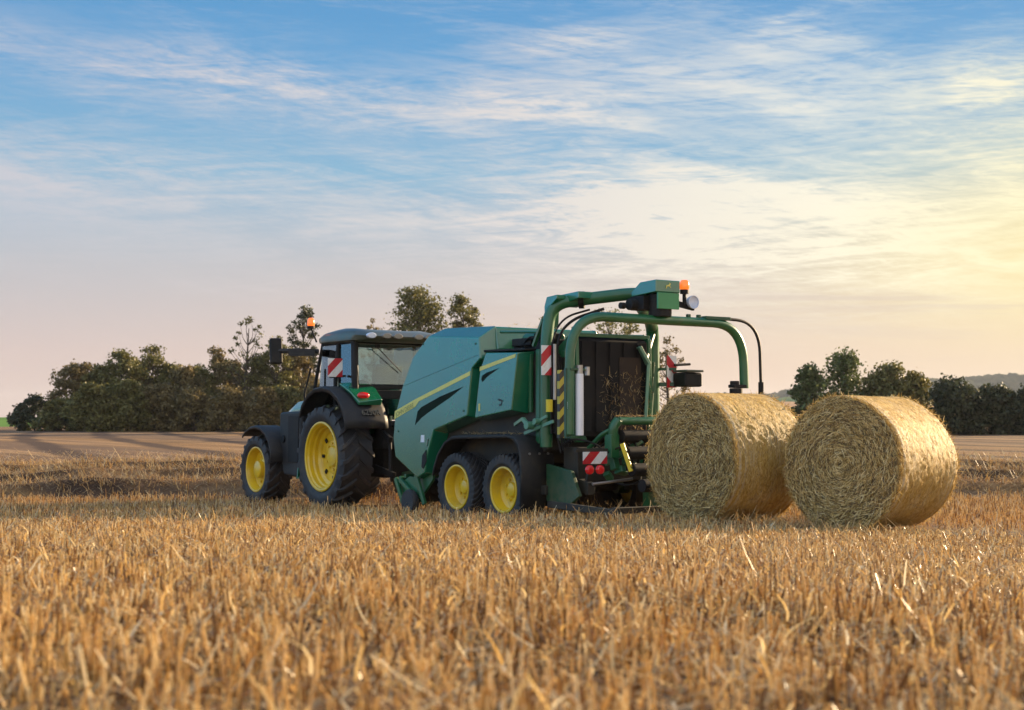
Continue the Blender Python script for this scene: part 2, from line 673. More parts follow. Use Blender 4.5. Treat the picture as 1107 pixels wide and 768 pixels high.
def uw(x, y):
    return (x - OB[0]) * FW[0] + (y - OB[1]) * FW[1]


def wob(x, y, s, ph=0.0):
    return (np.sin(x * s + ph) * np.cos(y * s * 1.13 + ph * 1.7) + .6 * np.sin(x * s * 2.1 + y * s * 1.6 + ph * 2.3) + .4 * np.sin(x * s * 3.7 - y * s * 4.1 + ph)) / 2


def rc(x, y):
    """distance of the swath line a point lies on (the swaths run nearly straight across the view)"""
    return y - .045 * x + .0012 * x * x


def ridge(x, y):
    q = rc(x, y)
    z = np.zeros_like(q)
    for i, (c, h, w) in enumerate(RIDGES):
        cc = c + .22 * np.sin(x * .21 + i) + .12 * np.sin(x * .77 + i * 2)
        hh = h * (1 + .25 * np.sin(x * 1.3 + i * 1.9) * np.sin(x * .47 + i))
        z = z + hh * np.exp(-((q - cc) / w) ** 2)
    return z * np.clip((45 - np.abs(x)) / 8, 0, 1)


def gz(x, y):
    x = np.asarray(x, float)
    y = np.asarray(y, float)
    z = np.interp(y, _ty, _tz)
    z = z - np.where(x > 0, .050 * np.clip((22 - y) / 8, 0, 1), .012 * np.clip((18 - y) / 6, 0, 1)) * np.clip(x, -6, 5)
    z = z + .034 * wob(x, y, 1.5) * np.clip((16 - y) / 3, 0.25, 1) + .010 * wob(x, y, 3.7, 2.0) * np.clip((40 - y) / 20, 0, 1)
    return z + ridge(x, y)


# ------------------------------------------------------------------ ground
def ground_mat():
    m, t = new_mat('stubble_field_soil')
    tcn = t.new('ShaderNodeTexCoord')
    o = tcn.outputs['Object']
    rot = t.mapping(o, rot=(0, 0, -(A + R(90))))         # x along the rows
    lanes = t.noise(t.mapping(rot, scale=(.006, .17, 1)), 1.0, 3, .5, .3)
    lanes2 = t.noise(t.mapping(rot, scale=(.02, .55, 1)), 1.0, 4, .6, .4)
    chop = t.noise(t.mapping(rot, scale=(2.2, 9, 9)), 3.0, 8, .75)
    big = t.noise(o, .06, 4, .6)
    sp = t.new('ShaderNodeSeparateXYZ')
    t.l.new(rot, sp.inputs[0])
    bent = t.m('ADD', sp.outputs[1], t.m('ADD', t.m('MULTIPLY', t.m('MULTIPLY', sp.outputs[0], sp.outputs[0]), .0016), t.m('MULTIPLY', t.noise(o, .09, 2), 2.5)))
    wheel = t.m('ABSOLUTE', t.m('SUBTRACT', t.m('FRACT', t.m('DIVIDE', bent, 5.2)), .5))
    wheel = t.m('SUBTRACT', 1.0, t.smooth(wheel, .07, .2))
    straw = t.smooth(chop, .34, .62)
    c = t.mix(straw, (.095, .056, .028), (.34, .19, .068))
    lanes3 = t.noise(t.mapping(rot, scale=(.05, 1.5, 1)), 1.0, 5, .65, .6)
    c = t.mix(t.m('MULTIPLY', t.smooth(lanes, .46, .56), .9), c, (.13, .082, .050))
    c = t.mix(t.m('MULTIPLY', t.smooth(lanes2, .48, .64), .7), c, (.37, .225, .105))
    c = t.mix(t.m('MULTIPLY', t.smooth(big, .4, .7), .3), c, (.30, .20, .105))
    c = t.mix(t.m('MULTIPLY', t.smooth(lanes3, .48, .62), .6), c, (.16, .088, .040))
    c = t.mix(t.m('MULTIPLY', wheel, .9), c, (.060, .036, .022))
    t.put(t.b.inputs['Base Color'], c)
    t.b.inputs['Roughness'].default_value = .85
    t.b.inputs['Specular IOR Level'].default_value = .2
    bn = t.new('ShaderNodeBump')
    bn.inputs['Strength'].default_value = .8
    bn.inputs['Distance'].default_value = .05
    t.l.new(t.m('ADD', chop, t.m('MULTIPLY', lanes2, 1.5)), bn.inputs['Height'])
    t.l.new(bn.outputs[0], t.b.inputs['Normal'])
    return m


def build_ground():
    s = np.linspace(-1, 1, 421)
    gx = np.sinh(s * 5.6) / math.sinh(5.6) * 3400
    near = np.concatenate([np.linspace(-60, 2, 18)[:-1], np.arange(2, 70, .2)])
    far = 70 * np.exp(np.linspace(0, math.log(3400 / 70), 70))[0:]
    gy = np.concatenate([near, far])
    X, Y = np.meshgrid(gx, gy)
    Z = gz(X, Y)
    nx, ny = len(gx), len(gy)
    V = np.stack([X.ravel(), Y.ravel(), Z.ravel()], 1)
    i = (np.arange(ny - 1)[:, None] * nx + np.arange(nx - 1)[None, :]).ravel()
    F = np.stack([i, i + 1, i + 1 + nx, i + nx], 1)
    o = np_mesh('ground', V, F, ground_mat(), smooth=True)
    tag(o, kind='structure')


build_ground()


# ------------------------------------------------------------------ distant land
def hill_mat(name, c1, c2, scale, disp=0.0):
    m, t = new_mat(name)
    tcn = t.new('ShaderNodeTexCoord')
    n = t.noise(tcn.outputs['Object'], scale, 8, .7)
    t.put(t.b.inputs['Base Color'], t.mix(t.smooth(n, .35, .65), c1, c2))
    t.b.inputs['Roughness'].default_value = .9
    t.b.inputs['Specular IOR Level'].default_value = .1
    return m


def hill(name, x0, x1, y0, y1, hfun, mat, nx=220, ny=30, rough=0.0):
    gx = np.linspace(x0, x1, nx)
    gy = np.linspace(y0, y1, ny)
    X, Y = np.meshgrid(gx, gy)
    tt = (Y - y0) / (y1 - y0)
    tx = (X - x0) / (x1 - x0)
    Z = hfun(tx) * np.sin(np.clip(tt * 1.5, 0, 1) * math.pi / 2) ** 1.3
    if rough:
        Z = Z + rough * rng.random(Z.shape) * np.clip(Z / 6, 0, 1)
    Z = Z + 1.2 - .5 * (1 - np.clip(tt * 8, 0, 1)) - .3
    V = np.stack([X.ravel(), Y.ravel(), Z.ravel()], 1)
    i = (np.arange(ny - 1)[:, None] * nx + np.arange(nx - 1)[None, :]).ravel()
    o = np_mesh(name, V, np.stack([i, i + 1, i + 1 + nx, i + nx], 1), mat, smooth=True)
    tag(o, kind='structure')
    return o


def edge(t, a=.12):
    return np.clip(np.minimum(t, 1 - t) / a, 0, 1) ** 2 * (3 - 2 * np.clip(np.minimum(t, 1 - t) / a, 0, 1))


hill('wooded_hill', 380, 1500, 1450, 1900, lambda t: (42 + 9 * np.sin(t * 9) + 4 * np.sin(t * 31 + 1) + 2.2 * np.sin(t * 83)) * edge(t, .09),
     hill_mat('far_wood', (.022, .036, .020), (.050, .062, .030), .03), 520, 34, 7.0)
hill('far_hill', 150, 420, 1500, 1800, lambda t: (31 + 4 * np.sin(t * 11) + 2 * np.sin(t * 41)) * edge(t, .3),
     hill_mat('far_wood_low', (.022, .036, .020), (.05, .06, .03), .03), 200, 24, 6.0)
hill('green_hill', 150, 800, 900, 1200, lambda t: (19 + 3.5 * np.sin(t * 7 + .6)) * edge(t, .12),
     hill_mat('far_pasture', (.085, .15, .03), (.12, .19, .045), .008), 120, 24)
hill('tan_field_slope', 40, 260, 420, 640, lambda t: (8.2 + .8 * np.sin(t * 7)) * edge(t, .25),
     hill_mat('far_stubble', (.34, .20, .11), (.40, .25, .14), .02), 120, 24)
hill('green_field', -330, -60, 205, 330, lambda t: (1.55 + .3 * np.sin(t * 9)) * edge(t, .1),
     hill_mat('far_green_crop', (.07, .16, .02), (.10, .20, .03), .05), 100, 16)


# ------------------------------------------------------------------ air
def build_haze():
    mb = MB()
    mb.box((0, 1650, 34), (7600, 3900, 80))
    m = bpy.data.materials.new('evening_haze')
    m.use_nodes = True
    t = NT(m.node_tree)
    t.n.clear()
    out = t.new('ShaderNodeOutputMaterial')
    pv = t.new('ShaderNodeVolumePrincipled')
    pv.inputs['Color'].default_value = (.80, .84, .92, 1)
    pv.inputs['Density'].default_value = HAZE
    pv.inputs['Anisotropy'].default_value = .2
    t.l.new(pv.outputs[0], out.inputs['Volume'])
    o = mb.build('haze', m, smooth=0)
    tag(o, kind='stuff')


HAZE = .00009
build_haze()


# ------------------------------------------------------------------ stubble and loose straw
def scatter(n, d0, d1, extra=1.12, pad=.8):
    """random points in the wedge in front of the camera, uniform per area"""
    out = []
    while sum(len(o) for o in out) < n:
        d = np.sqrt(rng.random(n) * (d1 * d1 - d0 * d0) + d0 * d0)
        half = .346 * extra * d + pad
        x = (rng.random(n) * 2 - 1) * (.346 * extra * d1 + pad)
        k = np.abs(x) < half
        out.append(np.stack([x[k], d[k]], 1))
    return np.concatenate(out)[:n]


def blocked(p):
    """where wheels and bales press the straw flat"""
    x, y = p[:, 0], p[:, 1]
    b = np.zeros(len(p), bool)
    for (cx, cy, ax, rr, hw) in BALE_SPOTS:
        ca, sa = math.cos(ax), math.sin(ax)
        lx = (x - cx) * ca + (y - cy) * sa
        ly = -(x - cx) * sa + (y - cy) * ca
        b |= (np.abs(lx) < hw + .02) & (np.abs(ly) < .48)
    u, v = uw(x, y), vw(x, y)
    b |= (np.abs(u) < 1.3) & (np.abs(v) < 1.4)
    b |= (np.abs(u - 5.1) < .5) & (np.abs(v) < 1.4)
    b |= (np.abs(u - 7.9) < .4) & (np.abs(v) < 1.4)
    return b


BALE_SPOTS = [(2.93, 20.30, R(35), .89, .66), (4.60, 19.05, R(43.5), .86, .66)]


def stalks(P, h, rad, lean, n=5, bend=.25, base=None, z0=-.02):
    """tapered bent stalks standing at points P"""
    N = len(P)
    z = gz(P[:, 0], P[:, 1]) + z0
    az_ = rng.random(N) * 2 * math.pi
    ln = np.abs(rng.normal(0, 1, N)) * lean
    top = np.stack([np.cos(az_) * np.sin(ln), np.sin(az_) * np.sin(ln), np.cos(ln)], 1)
    b2 = rng.normal(0, bend, (N, 3)) * .12
    p0 = np.stack([P[:, 0], P[:, 1], z], 1)
    p1 = p0 + top * (h * .55)[:, None] + b2 * h[:, None]
    p2 = p0 + top * h[:, None]
    ref = np.array([1., 0, 0])
    sx = np.cross(top, ref)
    sx /= np.linalg.norm(sx, axis=1)[:, None] + 1e-9
    sy = np.cross(top, sx)
    rings = []
    for p, k in ((p0, 1.15), (p1, 1.0), (p2, .85)):
        for j in range(n):
            a = 2 * math.pi * j / n
            rings.append(p + (sx * math.cos(a) + sy * math.sin(a)) * (rad * k)[:, None])
    V = np.stack(rings, 1).reshape(-1, 3)
    fs = []
    for r_ in range(2):
        for j in range(n):
            fs.append((r_ * n + j, r_ * n + (j + 1) % n, (r_ + 1) * n + (j + 1) % n, (r_ + 1) * n + j))
    F = (np.array(fs)[None] + (np.arange(N) * 3 * n)[:, None, None]).reshape(-1, 4)
    return V, F


def ribbons(P0, D, L, wdt, curl, up):
    """thin bent ribbons (3 quads) from P0 along D"""
    N = len(P0)
    D = D / (np.linalg.norm(D, axis=1)[:, None] + 1e-9)
    side = np.cross(D, up)
    side /= np.linalg.norm(side, axis=1)[:, None] + 1e-9
    V = []
    for i in range(4):
        t = i / 3
        c = P0 + D * (L * t)[:, None] + curl * (L * t * t)[:, None]
        w_ = wdt * (1 - .5 * t * t)
        V += [c - side * w_[:, None] / 2, c + side * w_[:, None] / 2]
    V = np.stack(V, 1).reshape(-1, 3)
    F = (np.array([(0, 1, 3, 2), (2, 3, 5, 4), (4, 5, 7, 6)])[None] + (np.arange(N) * 8)[:, None, None]).reshape(-1, 4)
    return V, F


def join(parts):
    V, F, o = [], [], 0
    for v, f in parts:
        V.append(v)
        F.append(f + o)
        o += len(v)
    return np.concatenate(V), np.concatenate(F)


def row_snap(P, pitch=.125, amt=.75):
    """drilled rows run along the driving direction"""
    v = vw(P[:, 0], P[:, 1])
    q = np.round(v / pitch) * pitch + rng.normal(0, .018, len(v))
    dv = (q - v) * amt
    return P + dv[:, None] * LF[None]


def build_stubble():
    parts = []
    for n, d0, d1, hm, hs, rr, sides in ((17000, 2.6, 8, .118, .042, .0040, 6), (72000, 8, 17, .094, .030, .0031, 4),
                                         (40000, 17, 30, .115, .03, .0045, 3), (46000, 30, 50, .12, .035, .006, 3)):
        per = 4 if d0 < 17 else 2
        C0 = row_snap(scatter(n // per, d0, d1))
        P = np.repeat(C0, per, 0)
        P = P + rng.normal(0, .020, P.shape)
        P = P[~blocked(P)]
        gap = wob(P[:, 0], P[:, 1], 3.3, 5.0) + .6 * wob(P[:, 0], P[:, 1], 7.7, 2.0) < -.42
        P = P[~gap | (rng.random(len(P)) < .25)]
        if d0 > 8:
            v = vw(P[:, 0], P[:, 1])
            P = P[(np.abs(v) > 1.5) | (rng.random(len(P)) < .35) | (uw(P[:, 0], P[:, 1]) > 9)]
        h = np.clip(rng.normal(hm, hs, len(P)), .04, .3)
        wv = wob(P[:, 0], P[:, 1], 2.6, 1.0) + .5 * wob(P[:, 0], P[:, 1], 6.1, 4.0)
        h *= np.clip(1 + .42 * wv, .35, 1.5)
        tall = rng.random(len(P)) < .006
        h = np.where(tall, h * 1.5, h)
        ln = np.where(rng.random(len(P)) < .30, .85, .24)
        parts.append(stalks(P, h, rr * rng.uniform(.75, 1.3, len(P)), ln, sides))
    # leaf blades hanging off the stalks
    for n, d0, d1, ww in ((9000, 2.6, 8, .011), (20000, 8, 18, .012)):
        P = scatter(n, d0, d1)
        P = P[~blocked(P)]
        N = len(P)
        z = gz(P[:, 0], P[:, 1]) + rng.uniform(0, .10, N)
        D = rng.normal(0, 1, (N, 3))
        D[:, 2] = np.abs(D[:, 2]) * .9
        curl = rng.normal(0, .35, (N, 3))
        curl[:, 2] -= .6
        parts.append(ribbons(np.stack([P[:, 0], P[:, 1], z], 1), D, rng.uniform(.05, .16, N), np.full(N, ww), curl, np.array([0, 0, 1.])))
    V, F = join(parts)
    o = np_mesh('stubble', V, F, M['stubble'], smooth=False)
    tag(o, 'golden cut stubble standing over the whole harvested field', 'stubble', kind='stuff')


def build_loose():
    parts = []
    for n, d0, d1, L0, L1, w0 in ((11000, 2.6, 8, .05, .24, .008), (30000, 8, 18, .06, .28, .008), (22000, 18, 32, .08, .3, .008), (9000, 32, 60, .12, .4, .016)):
        P = scatter(n, d0, d1)
        P = P[~blocked(P)]
        N = len(P)
        a = rng.random(N) * 2 * math.pi
        D = np.stack([np.cos(a), np.sin(a), rng.normal(.08, .28, N)], 1)
        z = gz(P[:, 0], P[:, 1]) + rng.uniform(.005, .09, N)
        curl = rng.normal(0, .12, (N, 3))
        parts.append(ribbons(np.stack([P[:, 0], P[:, 1], z], 1), D, rng.uniform(L0, L1, N), w0 * rng.uniform(.7, 1.4, N), curl, np.array([0, 0, 1.])))
    # heaped straw on the swaths
    for i, (c, h, w) in enumerate(RIDGES):
        n = 12000
        x_ = rng.uniform(-.42 * c - 2, .42 * c + 2, n * 2)
        y_ = c + .22 * np.sin(x_ * .21 + i) + .12 * np.sin(x_ * .77 + i * 2) + rng.normal(0, w * .62, n * 2) + .045 * x_ - .0012 * x_ * x_
        P = np.stack([x_, y_], 1)
        k = (P[:, 1] > 17) & (P[:, 1] < 100) & (np.abs(P[:, 0]) < .41 * P[:, 1] + 2)
        P = P[k][:n]
        N = len(P)
        if not N:
            continue
        a = rng.random(N) * 2 * math.pi
        D = np.stack([np.cos(a), np.sin(a), rng.normal(.15, .4, N)], 1)
        z = gz(P[:, 0], P[:, 1]) + rng.uniform(-.01, .08, N)
        sc = np.clip(P[:, 1] / 30, .8, 2.2)
        parts.append(ribbons(np.stack([P[:, 0], P[:, 1], z], 1), D, rng.uniform(.10, .34, N) * sc ** .5, .010 * sc, rng.normal(0, .2, (N, 3)), np.array([0, 0, 1.])))
    # straw spilled under and behind the baler
    n = 9000
    u = rng.uniform(-6.5, 3.2, n)
    v = rng.normal(0, .75, n)
    P = OB[None] + u[:, None] * FW[None] + v[:, None] * LF[None]
    a = rng.random(n) * 2 * math.pi
    D = np.stack([np.cos(a), np.sin(a), rng.normal(.12, .35, n)], 1)
    z = gz(P[:, 0], P[:, 1]) + rng.uniform(0, .10, n)
    parts.append(ribbons(np.stack([P[:, 0], P[:, 1], z], 1), D, rng.uniform(.08, .3, n), np.full(n, .008), rng.normal(0, .2, (n, 3)), np.array([0, 0, 1.])))
    V, F = join(parts)
    o = np_mesh('loose_straw', V, F, M['loose'], smooth=False)
    tag(o, 'loose pale straw lying between the stubble and heaped in swaths', 'straw', kind='stuff')


build_stubble()
build_loose()


# ------------------------------------------------------------------ trees
def leaf_mat(name, c1, c2, c3, trans=.3):
    m, t = new_mat(name)
    geo = t.new('ShaderNodeNewGeometry')
    col = t.ramp(geo.outputs['Random Per Island'], [(0, c1), (.55, c2), (1, c3)])
    t.put(t.b.inputs['Base Color'], col)
    t.b.inputs['Roughness'].default_value = .55
    t.b.inputs['Specular IOR Level'].default_value = .3
    out = t.n['Material Output']
    tl = t.new('ShaderNodeBsdfTranslucent')
    t.l.new(col, tl.inputs[0])
    mx = t.new('ShaderNodeMixShader')
    mx.inputs[0].default_value = trans
    t.l.new(t.b.outputs[0], mx.inputs[1])
    t.l.new(tl.outputs[0], mx.inputs[2])
    t.l.new(mx.outputs[0], out.inputs[0])
    return m


LEAF = {
    'olive': leaf_mat('olive_leaves', (.085, .086, .024), (.14, .132, .036), (.21, .185, .052)),
    'brown': leaf_mat('dusty_leaves', (.105, .084, .032), (.16, .122, .044), (.23, .17, .06)),
    'dark': leaf_mat('dark_leaves', (.028, .034, .014), (.045, .052, .020), (.07, .076, .026)),
    'green': leaf_mat('green_leaves', (.060, .080, .022), (.095, .118, .032), (.14, .16, .048)),
    'yellow': leaf_mat('yellowing_leaves', (.09, .085, .018), (.15, .125, .025), (.22, .17, .035)),
}
M['bark'] = paint('bark', (.055, .040, .028), (.085, .065, .045), .9, scale=6, bump=.5, bscale=20)


def make_tree(name, label, cat, x, y, h, w, leaf, nclump=46, nleaf=90, size=.22, airy=0.0, trunk_h=.28, shape=1.0, group=None, base_fill=False, spread=1.0):
    """trunk and limbs end in leaf clumps; the crown is many small leaf faces"""
    z0 = float(gz(x, y)) - .06
    root = empty(name, (x, y, z0), random.uniform(0, 6.28))
    tag(root, label, cat, group)
    mb = MB()
    lean = Vector((random.uniform(-.05, .05) * h, random.uniform(-.05, .05) * h, 0))
    tp = [Vector((0, 0, 0)), Vector((lean.x * .3, lean.y * .3, h * .3)), Vector((lean.x * .7, lean.y * .7, h * .6)), Vector((lean.x, lean.y, h * .9))]
    tp = [Vector(p) for p in spline(tp, 4)]
    r0 = .022 * h + .03
    mb.tube(tp, [r0 * (1 - .88 * i / (len(tp) - 1)) for i in range(len(tp))], 7)
    clumps = []
    zlo = trunk_h * h if not base_fill else .04 * h
    for i in range(nclump):
        t = (i + random.random()) / nclump
        zz = zlo + (h - zlo) * t
        tt = (zz - zlo) / (h - zlo)
        prof = (math.sin(math.pi * (tt * .80 + .17)) ** .7) if not base_fill else (1 - tt ** 2.2) ** .5 * .95 + .05
        rad = w / 2 * prof * shape * math.sqrt(random.uniform(.12, 1.0))
        if airy:
            rad *= random.uniform(.55, 1.12)
        a = random.uniform(0, 2 * math.pi)
        c = Vector((math.cos(a) * rad + lean.x * tt, math.sin(a) * rad + lean.y * tt, zz + random.uniform(-.05, .05) * h))
        c.z = min(c.z, h * 1.0)
        clumps.append(c)
        if i % 2 == 0 or airy:
            k = max(1, min(len(tp) - 2, int((c.z / h - .12) * len(tp))))
            s_ = tp[k]
            mid = (s_ + c) / 2 + Vector((random.uniform(-.03, .03) * h, random.uniform(-.03, .03) * h, -.02 * h))
            rb = r0 * .36 * (1 - .55 * tt)
            mb.tube(spline([s_, mid, c], 3), [rb, rb * .85, rb * .7, rb * .55, rb * .42, rb * .3, rb * .18], 5)
    mb.build('trunk', M['bark'], root)
    C = np.array([tuple(c) for c in clumps])
    cr = (.065 + .095 * rng.random(len(C)) ** 1.3) * min(h, w * 1.3) * spread
    if airy:
        cr *= (1 - .45 * airy)
    idx = np.repeat(np.arange(len(C)), nleaf)
    N = len(idx)
    off = rng.normal(0, 1, (N, 3))
    off /= np.linalg.norm(off, axis=1)[:, None]
    off *= (rng.random(N) ** .45 * rng.choice([1, 1, 1, 1.35], N))[:, None]
    off[:, 2] *= .72
    P = C[idx] + off * cr[idx][:, None]
    ndir = off * .5 + rng.normal(0, .8, (N, 3)) + np.array([0, 0, .5])
    ndir /= np.linalg.norm(ndir, axis=1)[:, None]
    tx = np.cross(ndir, rng.normal(0, 1, (N, 3)))
    tx /= np.linalg.norm(tx, axis=1)[:, None]
    ty = np.cross(ndir, tx)
    s = size * rng.uniform(.55, 1.25, N)
    a_, b_ = tx * s[:, None] * .5, ty * (s * .36)[:, None]
    V = np.stack([P - a_, P - b_ * .9 + a_ * .1, P + a_, P + b_ + a_ * .1], 1).reshape(-1, 3)
    F = np.arange(N * 4).reshape(-1, 4)
    V[:, 2] = np.maximum(V[:, 2], .02)
    np_mesh('crown', V, F, LEAF[leaf], root)
    return root


def at(px, d):
    return (px - 553.5) / 1600 * d


GL = 'trees of the left hedgerow'
D = 128
for a in (
    # px, distance, top y, width px, leaf, kind, label
    (38, 132, 430, 56, 'dark', 'bush', 'low dark bush ending the hedgerow beside the green field'),
    (84, 132, 394, 66, 'brown', 'full', 'round brown-green tree, second from the far left end of the hedgerow'),
    (131, 130, 381, 56, 'olive', 'full', 'bushy tree with twin domes left of the hedgerow gap'),
    (164, 133, 376, 60, 'olive', 'airy', 'loose crowned olive tree right of the hedgerow gap'),
    (199, 130, 396, 56, 'brown', 'airy', 'thin brownish tree between the olive tree and the bare one'),
    (229, 134, 378, 50, 'brown', 'airy', 'sparse rusty tree close left of the tall bare tree'),
    (262, 131, 342, 52, 'olive', 'bare', 'tall nearly bare tree with its branches showing against the sky'),
    (302, 130, 366, 50, 'olive', 'airy', 'slim tree behind the tractor mirror'),
    (330, 134, 333, 46, 'dark', 'airy', 'tall dark tree behind the orange beacon of the tractor'),
    (108, 131, 398, 54, 'olive', 'full', 'squat bushy tree between the round tree and the twin domed one'),
    (150, 134, 393, 50, 'brown', 'full', 'dull brown tree filling the gap behind the twin domed tree'),
    (184, 134, 394, 52, 'olive', 'full', 'rounded olive tree between the loose crowned one and the thin brownish one'),
    (216, 132, 398, 50, 'olive', 'full', 'low broad tree in front of the sparse rusty one'),
    (246, 133, 393, 52, 'brown', 'full', 'broad brown tree at the foot of the tall bare tree'),
    (283, 132, 386, 52, 'olive', 'full', 'broad olive tree between the bare tree and the tractor mirror'),
    (318, 133, 382, 52, 'brown', 'full', 'broad brown tree right behind the front of the tractor cab'),
    (404, 140, 346, 44, 'brown', 'bare', 'thin twiggy tree showing just over the tractor cab roof'),
):
    px, d, ty_, wp, lf_, kd, lab = a
    x = at(px, d)
    h = (458 - ty_) / 1600 * d + 1.55 - float(gz(x, d))
    w = wp / 1600 * d
    kw = dict(full=dict(nclump=110, nleaf=90, size=.27, base_fill=True, spread=.92),
              bush=dict(nclump=40, nleaf=110, size=.32, base_fill=True, spread=1.5),
              airy=dict(nclump=100, nleaf=50, size=.25, airy=.45, trunk_h=.05, spread=1.0),
              bare=dict(nclump=40, nleaf=26, size=.24, airy=1.0, trunk_h=.2))[kd]
    make_tree('tree' if kd != 'bush' else 'bush', lab, 'tree' if kd != 'bush' else 'bush', x, d, h, w, lf_, group=GL, **kw)
# undergrowth in front of the trunks
UB = ['leftmost', 'second from the left', 'third from the left', 'fourth from the left', 'fifth from the left', 'sixth from the left', 'seventh from the left', 'eighth from the left', 'rightmost']
for i, px in enumerate((62, 100, 138, 174, 210, 246, 280, 312, 342)):
    d = 126 + random.uniform(-1.5, 1.5)
    x = at(px, d)
    ty_ = 418 + random.uniform(-7, 7) + (10 if i == 0 else 0)
    h = (458 - ty_) / 1600 * d + 1.55 - float(gz(x, d))
    make_tree('hedge_bush', 'dusky low hedge bush under the left trees, ' + UB[i] + ' of nine', 'bush', x, d, h, 50 / 1600 * d,
              random.choice(['brown', 'olive', 'olive', 'brown']), nclump=80, nleaf=95, size=.28, base_fill=True, spread=1.35, group='low bushes of the left hedgerow')

for a in (
    (452, 120, 316, 84, 'olive', dict(nclump=80, nleaf=150, size=.26, airy=.1, trunk_h=.2, spread=1.25), 'broad olive tree rising behind the tractor cab'),
    (503, 122, 323, 56, 'olive', dict(nclump=60, nleaf=130, size=.26, airy=.15, trunk_h=.2, spread=1.25), 'smaller tree right beside the broad olive one, above the green baler hood'),
    (590, 100, 342, 60, 'green', dict(nclump=40, nleaf=34, size=.22, airy=.6, trunk_h=.2), 'loose leafy tree seen behind the mast of the baler'),
    (662, 95, 340, 118, 'olive', dict(nclump=84, nleaf=40, size=.20, airy=.55, trunk_h=.2), 'see-through wide tree behind the black tailgate under the wrapping arm'),
    (724, 98, 366, 60, 'brown', dict(nclump=40, nleaf=34, size=.20, airy=.6, trunk_h=.15), 'small sparse tree behind the right post of the wrapping frame'),
):
    px, d, ty_, wp, lf_, kw, lab = a
    x = at(px, d)
    h = (458 - ty_) / 1600 * d + 1.55 - float(gz(x, d))
    make_tree('tree', lab, 'tree', x, d, h, wp / 1600 * d, lf_, group='trees behind the machine', **kw)

for a in (
    (876, 112, 398, 40, 'green', dict(nclump=54, nleaf=90, size=.3, base_fill=True, spread=1.6), 'small round tree at the left edge of the clump behind the bales'),
    (912, 114, 384, 62, 'green', dict(nclump=90, nleaf=80, size=.26, airy=.25, base_fill=True, spread=1.3), 'tallest bushy tree of the clump behind the front bale'),
    (955, 113, 398, 56, 'olive', dict(nclump=75, nleaf=100, size=.3, base_fill=True, spread=1.6), 'dark tree in the middle of the clump over the front bale'),
    (988, 112, 405, 36, 'yellow', dict(nclump=51, nleaf=90, size=.3, base_fill=True, spread=1.6), 'yellowing bush at the right end of the clump'),
    (1028, 106, 415, 66, 'dark', dict(nclump=90, nleaf=140, size=.3, base_fill=True, spread=1.6), 'long dark bush right behind the yellowing one'),
    (1072, 107, 420, 62, 'dark', dict(nclump=84, nleaf=140, size=.3, base_fill=True, spread=1.6), 'dark hedge bush with a flat top at the right'),
    (1116, 106, 421, 62, 'dark', dict(nclump=84, nleaf=140, size=.3, base_fill=True, spread=1.6), 'dark hedge bush cut by the right picture edge'),
    (1160, 107, 418, 62, 'dark', dict(nclump=60, nleaf=120, size=.3, base_fill=True, spread=1.6), 'dark hedge bush continuing the hedge beyond the right edge'),
):
    px, d, ty_, wp, lf_, kw, lab = a
    x = at(px, d)
    h = (458 - ty_) / 1600 * d + 1.55 - float(gz(x, d))
    make_tree('tree' if px < 980 else 'hedge_bush', lab, 'tree' if px < 980 else 'bush', x, d, h, wp / 1600 * d, lf_, group='trees and hedge on the right', **kw)


# ------------------------------------------------------------------ wheels
def tyre_mesh(name, rad, rim, width, parent, lugs, lug_h, lug_w, sh=.86, deep=False):
    mb = MB()
    hw = width / 2
    prof = [(rim - .02, -hw * .70), (rim + .015, -hw * .78), (rim + (rad - rim) * .30, -hw * .97), (rim + (rad - rim) * .58, -hw), (rad * .955, -hw * sh),
            (rad - lug_h, -hw * .70), (rad - lug_h * .85, 0), (rad - lug_h, hw * .70), (rad * .955, hw * sh), (rim + (rad - rim) * .58, hw),
            (rim + (rad - rim) * .30, hw * .97), (rim + .015, hw * .78), (rim - .02, hw * .70)]
    mb.lathe(prof, 56, close=False)
    for side in (-1, 1):
        for k in range(lugs):
            t0 = 2 * math.pi * (k + (.5 if side > 0 else 0)) / lugs
            # bar from the centre line to the shoulder, swept back, then down the shoulder
            sec = [(0.00, .02, rad), (.16, .38, rad), (.30, .72, rad * .995), (.37, .97, rad * .955), (.39, 1.0, rim + (rad - rim) * .66)]
            vs = []
            for j, (dt, f, rr) in enumerate(sec):
                sgn = -1 if deep else 1
                tt = t0 + sgn * dt * 1.05 * (.9 / rad) * .75
                y = side * f * hw * (1.0 if j < 3 else 1.005)
                wl = lug_w / rad / 2 * (1.0 if j < 3 else 1.15)
                lo = rr - lug_h * 1.25
                for r_, ww in ((rr, .8), (lo, 1.3)):
                    for s_ in (-1, 1):
                        a = tt + s_ * wl * ww
                        vs.append((math.cos(a) * r_, y, math.sin(a) * r_))
            fs = []
            for j in range(len(sec) - 1):
                b, c = j * 4, j * 4 + 4
                fs += [(b, b + 1, c + 1, c), (b + 1, b + 3, c + 3, c + 1), (b + 2, b, c, c + 2)]
            fs += [(0, 2, 3, 1), (16, 17, 19, 18)]
            mb.add(vs, fs)
    return mb.build('tyre', M['tyre'], parent, smooth=32)


def rim_mesh(prof, parent, holes=0, hole_r=0.0, bolt_r=0.0, yb=0.0, nb=8):
    mb = MB()
    mb.lathe(prof, 48, close=False)
    for k in range(nb):
        a = 2 * math.pi * k / nb + .2
        c = (math.cos(a) * bolt_r, yb, math.sin(a) * bolt_r)
        mb.cyl(c, (c[0], yb + .03, c[2]), .022, 6)
    return mb.build('rim', M['yellow'], parent, smooth=30)


